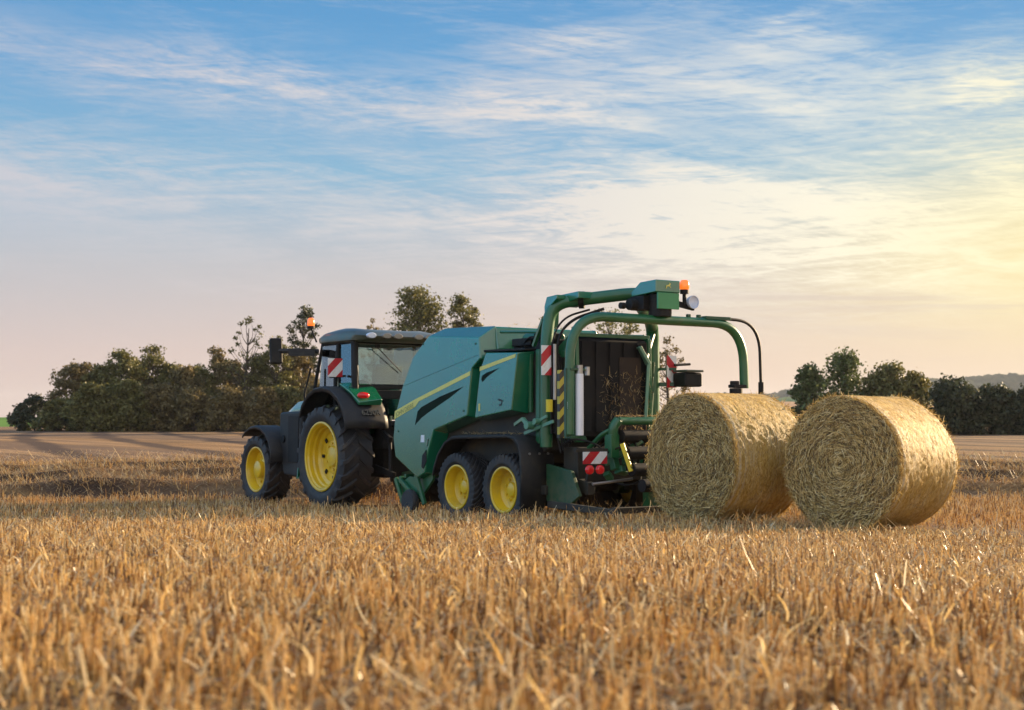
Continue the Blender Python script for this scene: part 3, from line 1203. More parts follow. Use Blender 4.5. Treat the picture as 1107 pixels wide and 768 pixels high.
def tractor_rear_wheel(parent):
    hub = MB()
    hub.lathe([(0.0, .02), (.13, .02), (.15, -.05), (.15, -.3), (0, -.3)], 24, close=False)
    w = hub.build('rear_wheel', M['black'], parent)
    for k in range(8):
        a = 2 * math.pi * k / 8
        g = MB()
        g.box((math.cos(a) * .40, .028, math.sin(a) * .40), (.075, .02, .06), (0, -a, 0))
        g.build('rim_slot', M['black'], w)
    tyre_mesh('tyre', .95, .615, .66, w, 20, .055, .085)
    rim_mesh([(.640, .27), (.640, .295), (.615, .300), (.592, .288), (.588, .262), (.565, .235), (.560, .165), (.535, .140), (.530, .075), (.470, .045), (.455, .015), (.34, .0), (.30, .03), (.20, .035), (.17, .07), (.05, .08), (0.001, .08)], w, bolt_r=.24, yb=.03, nb=10)
    return w


def tractor_front_wheel(parent):
    hub = MB()
    hub.lathe([(0.0, -.02), (.14, -.02), (.14, -.25), (0, -.25)], 20, close=False)
    w = hub.build('front_wheel', M['dark_green'], parent)
    tyre_mesh('tyre', .685, .43, .54, w, 18, .045, .07)
    rim_mesh([(.45, .205), (.45, .228), (.43, .232), (.412, .222), (.405, .195), (.385, .14), (.375, .07), (.31, .045), (.235, .05), (.20, .09), (.175, .10), (.165, .19), (.14, .205), (.06, .215), (0.001, .215)], w, bolt_r=.27, yb=.05, nb=10)
    return w


def baler_wheel(parent):
    hub = MB()
    hub.lathe([(0.0, -.02), (.11, -.02), (.11, -.25), (0, -.25)], 20, close=False)
    w = hub.build('wheel', M['dark_green'], parent)
    tyre_mesh('tyre', .555, .335, .48, w, 34, .022, .045, sh=.90)
    rim_mesh([(.355, .19), (.355, .212), (.335, .216), (.318, .206), (.312, .175), (.295, .13), (.288, .06), (.235, .035), (.17, .03), (.12, .04), (.10, .075), (.06, .085), (0.001, .085)], w, bolt_r=.165, yb=.03, nb=8)
    return w


def warning_board(parent, c, ly, lz, mat, label=None, rot=(0, 0, 0)):
    """flat board facing the rear (-X), centred on c"""
    mb = MB()
    mb.box((0, 0, 0), (.012, ly, lz))
    o = mb.build('warning_board', mat, parent, bevel=.003)
    o.location = c
    o.rotation_euler = rot
    if label:
        o['label'] = label
    return o


# ------------------------------------------------------------------ tractor
def build_tractor():
    T = empty('tractor', (OT[0], OT[1], 0.0), A + R(90))
    tag(T, 'green farm tractor with yellow wheels and a tinted cab, pulling the baler across the stubble', 'tractor')
    # chassis
    mb = MB()
    mb.prism([(-.55, .55), (-.55, 1.25), (.5, 1.35), (3.3, 1.05), (3.4, .75), (2.0, .55)], -.26, .26)
    mb.cyl((0, -.95, .95), (0, .95, .95), .17, 16)
    mb.box((2.81, 0, .64), (.26, 1.6, .2))
    mb.build('chassis', M['black'], T, bevel=.03)
    # hood
    mb = MB()
    sec = [(.75, .42, 1.30, 2.05), (2.0, .42, 1.25, 2.06), (2.85, .40, 1.18, 1.99), (3.30, .36, 1.10, 1.82), (3.48, .28, 1.05, 1.50)]
    vs, fs = [], []
    for (x, hw, zl, zh) in sec:
        vs += [(x, hw, zl), (x, hw, zh - .16), (x, hw * .72, zh), (x, -hw * .72, zh), (x, -hw, zh - .16), (x, -hw, zl)]
    for i in range(len(sec) - 1):
        for k in range(6):
            a, b = i * 6 + k, i * 6 + (k + 1) % 6
            fs.append((a, b, b + 6, a + 6))
    fs += [(5, 4, 3, 2, 1, 0), tuple(range(24, 30))]
    mb.add(vs, fs)
    hood = mb.build('hood', M['green'], T, bevel=.03)
    mb = MB()
    for s in (-1, 1):
        mb = MB()
        mb.prism([(1.5, 1.32), (1.5, 1.72), (2.8, 1.62), (2.8, 1.28)], s * .425, s * .432)
        mb.build('side_grille', M['black'], hood)
    # exhaust on the right
    mb = MB()
    mb.tube(fillet([(1.05, -.72, 1.2), (1.05, -.72, 2.95), (.95, -.72, 3.12)], .08), .075, 14)
    mb.cyl((1.05, -.72, 1.5), (1.05, -.72, 2.3), .12, 18)
    mb.build('exhaust', M['black'], T)
    # cab
    zb, zt = 1.55, 3.06
    f0, f1 = 1.08, .90        # front pillar, bottom / top
    r0, r1 = -.55, -.45       # rear pillar
    wb, wt = .86, .82
    mb = MB()
    for s in (-1, 1):
        mb.tube(spline([(f0, s * wb * .93, zb), (f0 + .02, s * wb * .95, 2.2), (f1, s * wt * .92, zt)], 5), .035, 8)
        mb.tube(spline([(.17, s * wb, zb), (.16, s * (wb + .02), 2.3), (.15, s * wt, zt)], 5), .042, 8)
        mb.tube(spline([(r0, s * wb * .97, zb + .35), (r0, s * wb, 2.35), (r1, s * wt, zt)], 5), .068, 8)
        mb.bar((f0, s * wb * .93, zb), (r0, s * wb, zb), .07, .09)
        mb.bar((f1, s * wt * .93, zt), (r1, s * wt, zt), .07, .08)
        mb.bar((r0, s * wb, zb + .35), (r0, s * wb, zb), .12, .1)
    mb.bar((r0, wb, 2.22), (r0, -wb, 2.22), .05, .07)
    mb.bar((r1, wt, zt), (r1, -wt, zt), .06, .09)
    mb.bar((f1, wt * .9, zt), (f1, -wt * .9, zt), .06, .08)
    mb.box((.25, 0, 1.5), (1.7, 1.7, .1))
    mb.build('cab_frame', M['black'], T, bevel=.008)

    def pane(pts, th=.008):
        p = [Vector(q) for q in pts]
        n = (p[1] - p[0]).cross(p[2] - p[0]).normalized() * th
        g = MB()
        k = len(p)
        g.add([tuple(q) for q in p] + [tuple(q - n) for q in p], [tuple(range(k)), tuple(range(2 * k - 1, k - 1, -1))] + [(i, i + k, (i + 1) % k + k, (i + 1) % k) for i in range(k)])
        return g.build('cab_window', M['glass'], T, smooth=0)
    for s in (-1, 1):
        pane([(f0 - .03, s * wb * .94, 1.62), (.20, s * wb, 1.62), (.19, s * wt, zt - .05), (f1 - .03, s * wt * .95, zt - .05)])
        pane([(.13, s * wb, 1.85), (r0 + .07, s * wb, 2.0), (r1 + .07, s * wt, zt - .05), (.11, s * wt, zt - .05)])
    pane([(r0 - .01, wb - .08, 2.27), (r0 - .01, -wb + .08, 2.27), (r1 - .01, -wt + .06, zt - .06), (r1 - .01, wt - .06, zt - .06)])
    pane([(r0 - .01, wb - .08, 1.72), (r0 - .01, -wb + .08, 1.72), (r0 - .01, -wb + .08, 2.18), (r0 - .01, wb - .08, 2.18)])
    pane([(f0 + .01, wb * .85, 1.65), (f0 + .01, -wb * .85, 1.65), (f1 + .01, -wt * .85, zt - .06), (f1 + .01, wt * .85, zt - .06)])
    # roof: rounded shell with a slanting rear visor
    mb = MB()
    secs = [(3.04, .93, .86, -.72, .88), (3.07, 1.08, .92, -.92, .93), (3.13, 1.10, .93, -.97, .94), (3.21, .98, .86, -.80, .87), (3.27, .72, .70, -.50, .72)]
    vs, fs = [], []
    for (z, xf, wf, xr, wr) in secs:
        ring = []
        for k in range(28):
            a = 2 * math.pi * k / 28
            ca, sa = math.cos(a), math.sin(a)
            e = .42
            X = abs(ca) ** e * (1 if ca > 0 else -1)
            Yv = abs(sa) ** e * (1 if sa > 0 else -1)
            cx = (xf + xr) / 2
            ring.append((cx + X * (xf - xr) / 2, Yv * wf, z + .05 * (1 - X * X) * (z > 3.1)))
        vs += ring
    for i in range(len(secs) - 1):
        for k in range(28):
            a, b = i * 28 + k, i * 28 + (k + 1) % 28
            fs.append((a, b, b + 28, a + 28))
    fs += [tuple(range(27, -1, -1)), tuple(range(112, 140))]
    mb.add(vs, fs)
    roof = mb.build('cab_roof', M['roof'], T, smooth=50)
    for (y, dx) in ((.76, -.96), (.45, -.975), (.22, -.978), (-.22, -.978), (-.45, -.975), (-.76, -.96)):
        g = MB()
        g.lathe([(.0, -.035), (.07, -.035), (.085, -.02), (.085, .02), (0, .02)], 20, axis='X', close=False)
        o = g.build('work_light', M['lens'] if abs(y) > .6 else M['dim_lens'], roof)
        o.location = (dx, y, 3.135)
        o.scale = (1, 1.15, .62)
    # interior: seat and steering column
    mb = MB()
    mb.box((.12, 0, 1.92), (.52, .54, .14))
    mb.box((-.14, 0, 2.30), (.14, .52, .68), (0, -.12, 0))
    mb.box((-.20, 0, 2.76), (.10, .28, .22), (0, -.1, 0))
    mb.box((.1, .36, 2.16), (.42, .08, .07))
    mb.box((.1, -.36, 2.16), (.42, .12, .07))
    mb.box((.12, 0, 1.70), (.3, .34, .34))
    mb.build('operator_seat', M['seat'], T, bevel=.04)
    mb = MB()
    mb.cyl((.95, 0, 1.6), (.78, 0, 2.18), .05, 10)
    rg = [(.78 + .05 * math.cos(a) * 1.0 - .06 * math.sin(a), .19 * math.cos(a), 2.2 + .17 * math.sin(a)) for a in np.linspace(0, 2 * math.pi, 25)]
    mb.tube(rg, .016, 6)
    mb.box((.98, 0, 1.9), (.16, .7, .45))
    mb.build('steering_column', M['plastic'], T)
    mb = MB()
    mb.box((.35, -.52, 2.15), (.7, .2, .5))
    mb.box((.45, -.58, 2.55), (.05, .3, .22))
    mb.build('control_console', M['plastic'], T, bevel=.02)
    mb = MB()
    mb.tube([(r0 - .03, .42, 2.95), (r0 - .035, -.1, 2.5)], .009, 6)
    mb.box((r0 - .04, .42, 2.97), (.05, .08, .06))
    mb.build('wiper', M['black'], T)
    # rear mechanics under the window
    mb = MB()
    mb.box((-.70, 0, 1.35), (.3, .9, .5))
    mb.box((-.62, 0, 2.08), (.12, 1.2, .16))
    for y in (-.42, .42):
        mb.bar((-.5, y, .75), (-1.25, y * 1.05, .62), .07, .11)
        mb.bar((-.65, y, 1.45), (-1.15, y * 1.08, 1.25), .07, .1)
        mb.cyl((-1.10, y * 1.06, 1.22), (-1.12, y * 1.05, .66), .035, 8)
    for k in range(7):
        mb.cyl((-.84, -.36 + .12 * k, 1.5), (-.93, -.36 + .12 * k, 1.5), .03, 8)
    mb.build('rear_hitch', M['black'], T, bevel=.01)
    for k in range(5):
        y = -.3 + .13 * k
        mb = MB()
        mb.tube(spline([(-.9, y, 1.5), (-1.25, y * .9, 1.62 - .03 * k), (-1.6, y * .6 + .05, 1.38 - .05 * k), (-2.0, y * .4 + .08, 1.12)], 5), .016, 6)
        mb.build('hydraulic_hose', M['black'], T)
    # rear wheels
    w = tractor_rear_wheel(T)
    w.location = (0, .97, .945)
    w2 = copy_tree(w, T)
    w2.location = (0, -.97, .945)
    w2.rotation_euler = (0, 0, R(180))
    w = tractor_front_wheel(T)
    w.location = (2.81, 1.01, .64)
    w.rotation_euler = (0, .13, 0)
    w2 = copy_tree(w, T)
    w2.location = (2.81, -1.01, .64)
    w2.rotation_euler = (0, 0, R(180))
    # rear fenders
    for s in (1, -1):
        mb = MB()
        prof = [(.86, 1.70), (.76, 1.90), (.55, 2.08), (.28, 2.19), (-.05, 2.22), (-.38, 2.17), (-.66, 2.03), (-.86, 1.83), (-.98, 1.62), (-1.01, 1.46)]
        outer = [(p[0], p[1]) for p in prof]
        n = len(outer)
        lipz = [.0] * n
        ys = [1.28, 1.285, 1.24, .50, .42]
        dzs = [-.07, -.015, .012, .012, 0]
        vs, fs = [], []
        for j, (y, dz) in enumerate(zip(ys, dzs)):
            for i, p in enumerate(outer):
                k = 1 + dz / 1.1
                # lower towards the rear outside corner, as on the photographed wing
                cut = 0
                vs.append((p[0] * k, s * y, .95 + (p[1] - .95) * k))
        for j in range(4):
            for i in range(n - 1):
                a = j * n + i
                fs.append((a, a + 1, a + 1 + n, a + n))
        mb.add(vs, fs)
        o = mb.build('rear_fender', M['plastic'], T, smooth=50)
        sm = o.modifiers.new('thick', 'SOLIDIFY')
        sm.thickness = .02
        # inner green cheek with the lamp
        g = MB()
        ang = lambda x, z, y: (x, s * y, z)
        g.add([ang(-.30, 2.225, .50), ang(-.66, 2.06, .50), ang(-.885, 1.87, .50), ang(-.90, 1.87, .99), ang(-.70, 2.07, 1.04), ang(-.33, 2.225, 1.05),
               ang(-.28, 2.34, .50), ang(-.66, 2.20, .50), ang(-.93, 1.99, .50), ang(-.935, 1.93, .98), ang(-.71, 2.13, 1.06), ang(-.33, 2.29, 1.08)],
              [(0, 1, 4, 5), (1, 2, 3, 4), (6, 11, 10, 7), (7, 10, 9, 8), (0, 6, 7, 1), (1, 7, 8, 2), (2, 8, 9, 3), (3, 9, 10, 4), (4, 10, 11, 5), (5, 11, 6, 0)])
        cheek = g.build('lamp_housing', M['green'], o, bevel=.02)
        g = MB()
        g.lathe([(0, -.05), (.06, -.045), (.095, -.025), (.10, .01), (0, .01)], 20, axis='X', close=False)
        tl = g.build('tail_light', M['red_lens'], cheek, smooth=60)
        tl.location = (-.86, s * .86, 2.055)
        tl.scale = (1.0, 1.25, .62)
        tl.rotation_euler = (0, .7, 0)
        if s == 1:
            mw = Matrix.Translation((-.945, .80, 1.745)) @ Matrix(((0, 0, -1, 0), (-1, 0, 0, 0), (0, 1, 0, 0), (0, 0, 0, 1)))
            mw = Matrix.Translation((-.955, .76, 1.74)) @ Matrix.Rotation(R(30), 4, 'Y') @ Matrix(((0, 0, -1, 0), (-1, 0, 0, 0), (0, 1, 0, 0), (0, 0, 0, 1)))
            text_mesh('model_badge', '6250R', .15, M['ink'], o, mw, .012)
    # front fenders
    for s in (1, -1):
        mb = MB()
        arc = [(3.34, 1.30), (3.20, 1.40), (3.0, 1.475), (2.75, 1.50), (2.50, 1.47), (2.27, 1.37), (2.10, 1.22), (2.0, 1.02), (1.97, .80)]
        n = len(arc)
        vs, fs = [], []
        for j, (y, dz) in enumerate(((1.30, -.05), (1.295, -.01), (1.25, .012), (.82, .012), (.78, -.02))):
            for p in arc:
                k = 1 + dz / .85
                vs.append((2.81 + (p[0] - 2.81) * k, s * y, .64 + (p[1] - .64) * k))
        for j in range(4):
            for i in range(n - 1):
                a = j * n + i
                fs.append((a, a + 1, a + 1 + n, a + n))
        mb.add(vs, fs)
        o = mb.build('front_fender', M['plastic'], T, smooth=50)
        sm = o.modifiers.new('thick', 'SOLIDIFY')
        sm.thickness = .018
    # fuel tank, battery box and steps
    mb = MB()
    mb.prism([(1.26, .62), (1.20, 1.05), (1.18, 1.79), (2.12, 1.77), (2.14, 1.1), (1.95, .55), (1.4, .52)], .55, 1.06)
    ft = mb.build('fuel_tank', M['plastic'], T, bevel=.05)
    mb = MB()
    mb.prism([(1.30, .80), (1.27, 1.70), (1.72, 1.70), (1.72, .80)], 1.055, 1.075)
    mb.build('tank_cover', M['black'], ft, bevel=.015)
    mb = MB()
    mb.cyl((1.93, 1.05, 1.25), (1.93, 1.09, 1.25), .075, 18)
    mb.build('filler_cap', M['black'], ft, bevel=.008)
    mb = MB()
    mb.prism([(1.20, .70), (1.18, 1.60), (1.90, 1.60), (1.90, .70)], -1.06, -.55)
    mb.build('battery_box', M['plastic'], T, bevel=.05)
    mb = MB()
    for k, z in enumerate((.52, .82, 1.12)):
        mb.box((1.08, .98 - .05 * k, z), (.34, .3, .035))
    mb.bar((1.23, 1.10, .5), (1.23, 1.0, 1.3), .03, .05)
    mb.bar((.93, 1.10, .5), (.93, 1.0, 1.3), .03, .05)
    mb.build('access_steps', M['mid_green'], T)
    mb = MB()
    mb.tube(fillet([(1.15, .95, 1.5), (1.18, 1.0, 2.1), (1.06, .93, 2.6)], .1), .018, 8)
    mb.build('hand_rail', M['black'], T)
    # mirrors
    for s in (1, -1):
        mb = MB()
        mb.tube(fillet([(.98, s * .80, 2.92), (1.12, s * 1.15, 2.93), (1.45, s * 1.42, 2.93)], .1), .045, 8)
        mb.box((1.12, s * 1.08, 2.90), (.50, .16, .13), (0, 0, s * .9))
        o = mb.build('mirror_arm', M['plastic'], T)
        g = MB()
        g.box((0, 0, 0), (.10, .24, .50))
        mm = g.build('mirror', M['black'], o, bevel=.035)
        mm.location = (1.47, s * 1.46, 2.93)
        mm.rotation_euler = (0, .16, -s * .25)
    # beacon on its stalk
    mb = MB()
    mb.cyl((1.0, .84, 3.10), (1.12, .90, 3.38), .018, 8)
    mb.lathe([(0, 3.36), (.075, 3.36), (.075, 3.41), (0, 3.41)], 16, (1.12, .90, 0), 'Z', close=False)
    bs = mb.build('beacon_stalk', M['black'], T)
    mb = MB()
    mb.lathe([(0.065, 3.41), (.072, 3.45), (.066, 3.53), (.04, 3.565), (.001, 3.57)], 20, (1.12, .90, 0), 'Z', close=False)
    mb.build('beacon', M['orange_lens'], bs, smooth=60)
    # warning boards on brackets
    for s in (1, -1):
        mb = MB()
        mb.tube([(-.20, s * 1.0, 2.2), (-.20, s * 1.02, 2.62)], .014, 6)
        mb.bar((-.20, s * .86, 2.42), (-.20, s * 1.2, 2.40), .025, .04)
        br = mb.build('board_bracket', M['black'], T)
        warning_board(br, (-.22, s * 1.09, 2.57), .30, .34, M['warn_l'] if s > 0 else M['warn_r'])
    return T


build_tractor()


# ------------------------------------------------------------------ baler with wrapper
def deer_mark(parent, mat, m4, size=.1):
    """small leaping-animal emblem as a flat relief"""
    pts = [(-.50, -.10), (-.30, .12), (.05, .16), (.22, .30), (.20, .50), (.34, .36), (.50, .34), (.40, .22), (.30, .02), (.48, -.22), (.42, -.26), (.16, -.06), (-.18, -.06), (-.40, -.42), (-.48, -.40), (-.34, -.08)]
    mb = MB()
    mb.prism([(p[0] * size, p[1] * size) for p in pts], 0, .004, axis='Z')
    o = mb.build('emblem', mat, parent, smooth=0)
    o.matrix_local = m4
    return o


SIDE = Matrix(((-1, 0, 0, 0), (0, 0, 1, 0), (0, 1, 0, 0), (0, 0, 0, 1)))       # text on a face looking towards +Y, reading along -X
REAR = Matrix(((0, 0, -1, 0), (-1, 0, 0, 0), (0, 1, 0, 0), (0, 0, 0, 1)))      # text on a face looking towards -X, reading along -Y


def build_baler():
    B = empty('round_baler', (OB[0], OB[1], 0.0), A + R(90))
    tag(B, 'large green round baler and bale wrapper on tandem wheels, hitched behind the tractor', 'baler')
    # ---- central body
    mb = MB()
    mb.prism([(1.9, .95), (2.45, 1.3), (2.3, 2.2), (1.7, 2.75), (.3, 2.95), (-.05, 2.62), (-1.35, 2.60), (-1.35, 1.15), (-.9, .95)], -.98, .98)
    mb.build('chamber_body', M['grime'], B, bevel=.02)
    mb = MB()
    mb.prism([(2.2, 1.6), (2.05, 2.6), (1.40, 3.10), (-.02, 3.07), (-.10, 2.70), (.4, 2.5), (1.5, 1.6)], -1.0, 1.0)
    mb.build('front_hood', M['green'], B, bevel=.03)
    # ---- side shields, left and right
    outer = [(2.70, 1.30), (2.64, 1.68), (2.40, 2.17), (2.07, 2.65), (1.57, 2.985), (.06, 2.895), (.03, 2.56), (.27, 2.41), (.40, 1.67), (1.39, 1.44), (1.57, 1.08), (1.67, .74), (1.91, .65), (2.63, .98)]
    inner = [(2.72, 1.30), (2.66, 1.70), (2.42, 2.22), (2.07, 2.76), (1.44, 3.125), (-.03, 3.085), (-.06, 2.56), (.20, 2.41), (.33, 1.62), (1.33, 1.38), (1.50, 1.06), (1.60, .70), (1.90, .60), (2.66, .96)]
    for s in (1, -1):
        mb = MB()
        mb.prism(outer, s * 1.25, s * .99, inner)
        sh = mb.build('side_shield', M['green'], B, bevel=.022, seg=3)
        # yellow stripe: thin line that widens to a lettered field at the front
        y0, y1 = s * 1.2505, s * 1.2545
        mb = MB()
        mb.prism([(2.655, 1.62), (2.635, 1.76), (1.98, 1.95), (.31, 2.375), (.322, 2.305), (1.86, 1.915), (1.965, 1.83)], y0, y1)
        st = mb.build('stripe', M['stripe'], sh, smooth=0)
        if s > 0:
            mw = Matrix.Translation((2.31, 1.255, 1.775)) @ Matrix.Rotation(R(15.6), 4, 'Y') @ SIDE
            text_mesh('stripe_lettering', 'JOHN DEERE', .105, M['stripe_ink'], st, mw, .002)
        # swept air slot below the stripe
        mb = MB()
        mb.prism([(1.985, 1.52), (1.90, 1.75), (1.78, 1.82), (1.21, 1.985), (.50, 2.135), (.94, 1.95), (1.56, 1.73), (1.78, 1.64)], s * 1.249, s * 1.2515)
        mb.build('air_slot', M['slot'], sh, smooth=0)
        mb = MB()
        mb.prism([(1.78, 1.36), (1.80, 1.24), (1.68, 1.24), (1.68, 1.36)], y0, y1)
        mb.build('safety_decal', M['label'], sh, smooth=0)
        mb = MB()
        mb.prism([(1.62, 1.12), (1.60, .93), (1.71, .80), (1.76, .84), (1.74, 1.02)], s * 1.2505, s * 1.262)
        mb.build('catch', M['black'], sh, bevel=.006)
        mb = MB()
        mb.bar((1.56, s * 1.254, 1.30), (1.60, s * 1.254, 1.18), .02, .012)
        mb.build('handle', M['steel'], sh)
        mb = MB()
        mb.bar((2.36, s * 1.251, 2.18), (.10, s * 1.251, 2.62), .006, .004)
        mb.build('panel_seam', M['dark_green'], sh)
        for (x, z) in ((2.52, 1.42), (.50, 1.75), (1.72, 2.86), (.16, 2.80)):
            mb = MB()
            mb.cyl((x, s * 1.249, z), (x, s * 1.258, z), .018, 10)
            mb.build('panel_screw', M['dark_green'], sh)
        # rear panel
        po = [(-.12, 2.645), (-.985, 2.615), (-.82, 1.75), (.19, 1.63), (.04, 2.38)]
        pi_ = [(-.10, 2.68), (-1.06, 2.65), (-.90, 1.70), (.23, 1.58), (.07, 2.40)]
        mb = MB()
        mb.prism(po, s * 1.25, s * .985, pi_)
        rp = mb.build('rear_shield', M['green'], B, bevel=.018, seg=3)
        mb = MB()
        mb.prism([(.035, 2.43), (.045, 2.365), (-.92, 2.545), (-.935, 2.60)], y0, y1)
        mb.build('stripe', M['stripe'], rp, smooth=0)
        mb = MB()
        mb.prism([(.0, 2.24), (-.02, 2.29), (-.14, 2.335), (-.50, 2.40), (-.16, 2.27), (-.03, 2.19)], s * 1.249, s * 1.2515)
        mb.build('air_slot', M['slot'], rp, smooth=0)
        mb = MB()
        mb.prism([(.075, 1.74), (.03, 1.745), (.03, 1.86), (.075, 1.855)], y0, y1)
        mb.build('yellow_decal', M['stripe'], rp, smooth=0)
        mb = MB()
        ring = [(math.cos(a), math.sin(a)) for a in np.linspace(.7, 5.4, 14)]
        mb.prism([(-.52 + .055 * p[0], 1.87 + .055 * p[1]) for p in ring] + [(-.52 + .028 * p[0], 1.87 + .028 * p[1]) for p in ring[::-1]], y0, y1)
        mb.prism([(-.60, 1.90), (-.46, 1.93), (-.46, 1.915), (-.60, 1.885)], s * 1.2550, s * 1.2570)
        mb.build('logo_decal', M['ink'], rp, smooth=0)
        mb = MB()
        mb.bar((.10, s * 1.08, 2.685), (-1.08, s * 1.08, 2.665), .22, .03)
        mb.build('shield_cap', M['black'], rp, bevel=.005)
    # ---- machinery on top, between hood and mast
    mb = MB()
    mb.cyl((-.25, .55, 2.86), (-.95, .55, 2.86), .11, 20)
    mb.cyl((-.95, .55, 2.86), (-1.15, .55, 2.86), .07, 16)
    mb.box((-.45, .3, 2.73), (.7, .9, .16))
    mb.build('net_roll_housing', M['mid_green'], B, bevel=.02)
    mb = MB()
    mb.box((-.75, .0, 2.72), (.9, 1.7, .22))
    mb.box((-1.05, .75, 2.75), (.3, .3, .34))
    mb.box((-.60, .85, 2.80), (.5, .14, .12))
    mb.build('top_guard', M['black'], B, bevel=.02)
    for s in (1, -1):
        mb = MB()
        mb.tube([(-.1, s * .95, 2.98), (-1.30, s * .95, 2.92)], .022, 8)
        mb.build('top_rail', M['mid_green'], B)
    mb = MB()
    mb.bar((-1.05, 1.0, 2.72), (-1.36, 1.05, 3.10), .05, .05)
    mb.build('mast_stay', M['mid_green'], B)
    # ---- tailgate
    mb = MB()
    mb.prism([(-1.36, 1.25), (-1.36, 2.70), (-1.62, 2.86), (-1.72, 2.80), (-1.74, 1.9), (-1.70, 1.35)], -.66, .66)
    mb.build('tailgate', M['belt'], B, bevel=.02)
    mb = MB()
    for s in (-1, 1):
        mb.prism([(-1.30, 1.25), (-1.30, 2.70), (-1.60, 2.90), (-1.74, 2.84), (-1.77, 1.9), (-1.72, 1.3)], s * .67, s * .73)
    mb.bar((-1.68, .73, 2.87), (-1.68, -.73, 2.87), .05, .06)
    tg = mb.build('tailgate_frame', M['mid_green'], B, bevel=.01)
    mb = MB()
    mb.bar((-1.775, -.45, 2.72), (-1.83, -.60, 2.45), .15, .05)
    mb.bar((-1.83, -.60, 2.45), (-1.80, -.56, 1.62), .15, .05)
    mb.build('tailgate_arm', M['pale_green'], tg, bevel=.008)
    for k in range(5):
        y = .56 - .27 * k
        mb = MB()
        mb.box((-1.748, y - .02, 2.1), (.012, .18, 1.35))
        mb.build('bale_belt', M['belt'], B, bevel=.003)
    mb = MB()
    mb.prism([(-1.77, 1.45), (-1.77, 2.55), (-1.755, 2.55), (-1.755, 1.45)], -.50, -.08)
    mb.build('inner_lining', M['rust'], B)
    # ---- side columns behind the shields
    for s in (1, -1):
        mb = MB()
        mb.bar((-1.20, s * .99, 1.25), (-1.20, s * .99, 2.66), .10, .10)
        mb.bar((-1.02, s * 1.03, 1.72), (-1.02, s * 1.03, 2.60), .05, .06)
        mb.build('column', M['mid_green'], B, bevel=.008)
    # ---- mast and boom
    mb = MB()
    mb.tube(fillet([(-1.42, 1.04, 1.2), (-1.42, 1.04, 2.75), (-1.40, .94, 3.34), (-1.75, .58, 3.40), (-2.30, .10, 3.47), (-2.72, .0, 3.42)], [.25, .28, .2, .2]), .094, 14)
    mast = mb.build('mast', M['mid_green'], B)
    mb = MB()
    mb.prism([(-1.32, 2.98), (-1.30, 3.30), (-1.36, 3.44), (-1.62, 3.46), (-1.62, 3.40), (-1.46, 3.3), (-1.44, 2.98)], .99, .82)
    mb.prism([(-1.36, 3.30), (-1.38, 3.47), (-1.9, 3.50), (-1.9, 3.40)], .80, .42)
    mb.build('mast_gusset', M['green'], mast, bevel=.012)
    mb = MB()
    mb.lathe([(.115, -.04), (.13, -.04), (.13, .04), (.115, .04)], 16, axis='X')
    fl = mb.build('flange', M['black'], mast)
    fl.location = (-1.72, .60, 3.39)
    fl.rotation_euler = (0, 0, R(44))
    mb = MB()
    mb.tube(fillet([(-1.42, -1.04, .9), (-1.42, -1.04, 2.95), (-1.60, -.85, 3.12), (-2.25, -.10, 3.30)], [.2, .15]), [.10] * 18, 14)
    mast2 = mb.build('mast', M['mid_green'], B)
    mb = MB()
    mb.tube([(-1.50, -1.0, 3.0), (-1.75, -.62, 2.55)], .035, 8)
    mb.tube([(-1.45, -1.04, 2.45), (-1.75, -.60, 2.47)], .03, 8)
    mb.build('brace', M['dark_green'], mast2)
    # hoses along the mast
    mb = MB()
    mb.tube(fillet([(-1.58, 1.06, 1.4), (-1.60, 1.08, 2.75), (-1.62, .90, 3.12), (-1.85, .55, 3.24)], .22), .016, 6)
    mb.tube(fillet([(-1.63, 1.02, 1.4), (-1.66, 1.02, 2.8), (-1.70, .82, 3.08), (-2.0, .4, 3.25)], .22), .022, 6)
    mb.build('hydraulic_hose', M['black'], mast)
    mb = MB()
    mb.tube([(-1.66, 1.06, 1.9), (-1.66, 1.06, 2.72)], .026, 8)
    mb.build('hydraulic_pipe', M['steel'], mast)
    # ---- rotor head
    mb = MB()
    mb.prism([(-2.42, 3.40), (-2.42, 3.47), (-2.62, 3.605), (-2.98, 3.62), (-2.98, 3.44)], -.23, .23)
    head = mb.build('rotor_head', M['green'], B, bevel=.015)
    deer_mark(head, M['stripe'], Matrix.Translation((-2.984, .0, 3.535)) @ REAR, .10)
    mb = MB()
    mb.prism([(-2.96, 3.20), (-2.96, 3.435), (-2.995, 3.435), (-2.995, 3.20)], -.20, .20)
    mb.build('head_plate', M['plate_green'], head, bevel=.006)
    mb = MB()
    mb.cyl((-2.8, 0, 3.10), (-2.8, 0, 3.42), .17, 20)
    mb.cyl((-2.55, .18, 3.28), (-2.55, .38, 3.28), .085, 14)
    mb.box((-2.6, .12, 3.30), (.3, .3, .2))
    mb.cyl((-2.50, .42, 3.26), (-2.50, .50, 3.26), .05, 10)
    mb.build('rotor_motor', M['black'], head, bevel=.006)
    mb = MB()
    mb.bar((-2.9, -.2, 3.30), (-2.95, -.52, 3.24), .05, .08)
    mb.cyl((-2.95, -.34, 3.28), (-2.95, -.34, 3.50), .03, 8)
    mb.lathe([(0, 3.44), (.065, 3.44), (.065, 3.50), (0, 3.50)], 14, (-2.95, -.34, 0), 'Z', close=False)
    lb = mb.build('lamp_bracket', M['black'], head)
    mb = MB()
    mb.lathe([(.062, 3.50), (.075, 3.53), (.070, 3.60), (.045, 3.64), (.001, 3.645)], 20, (-2.95, -.34, 0), 'Z', close=False)
    mb.build('beacon', M['orange_lens'], lb, smooth=60)
    mb = MB()
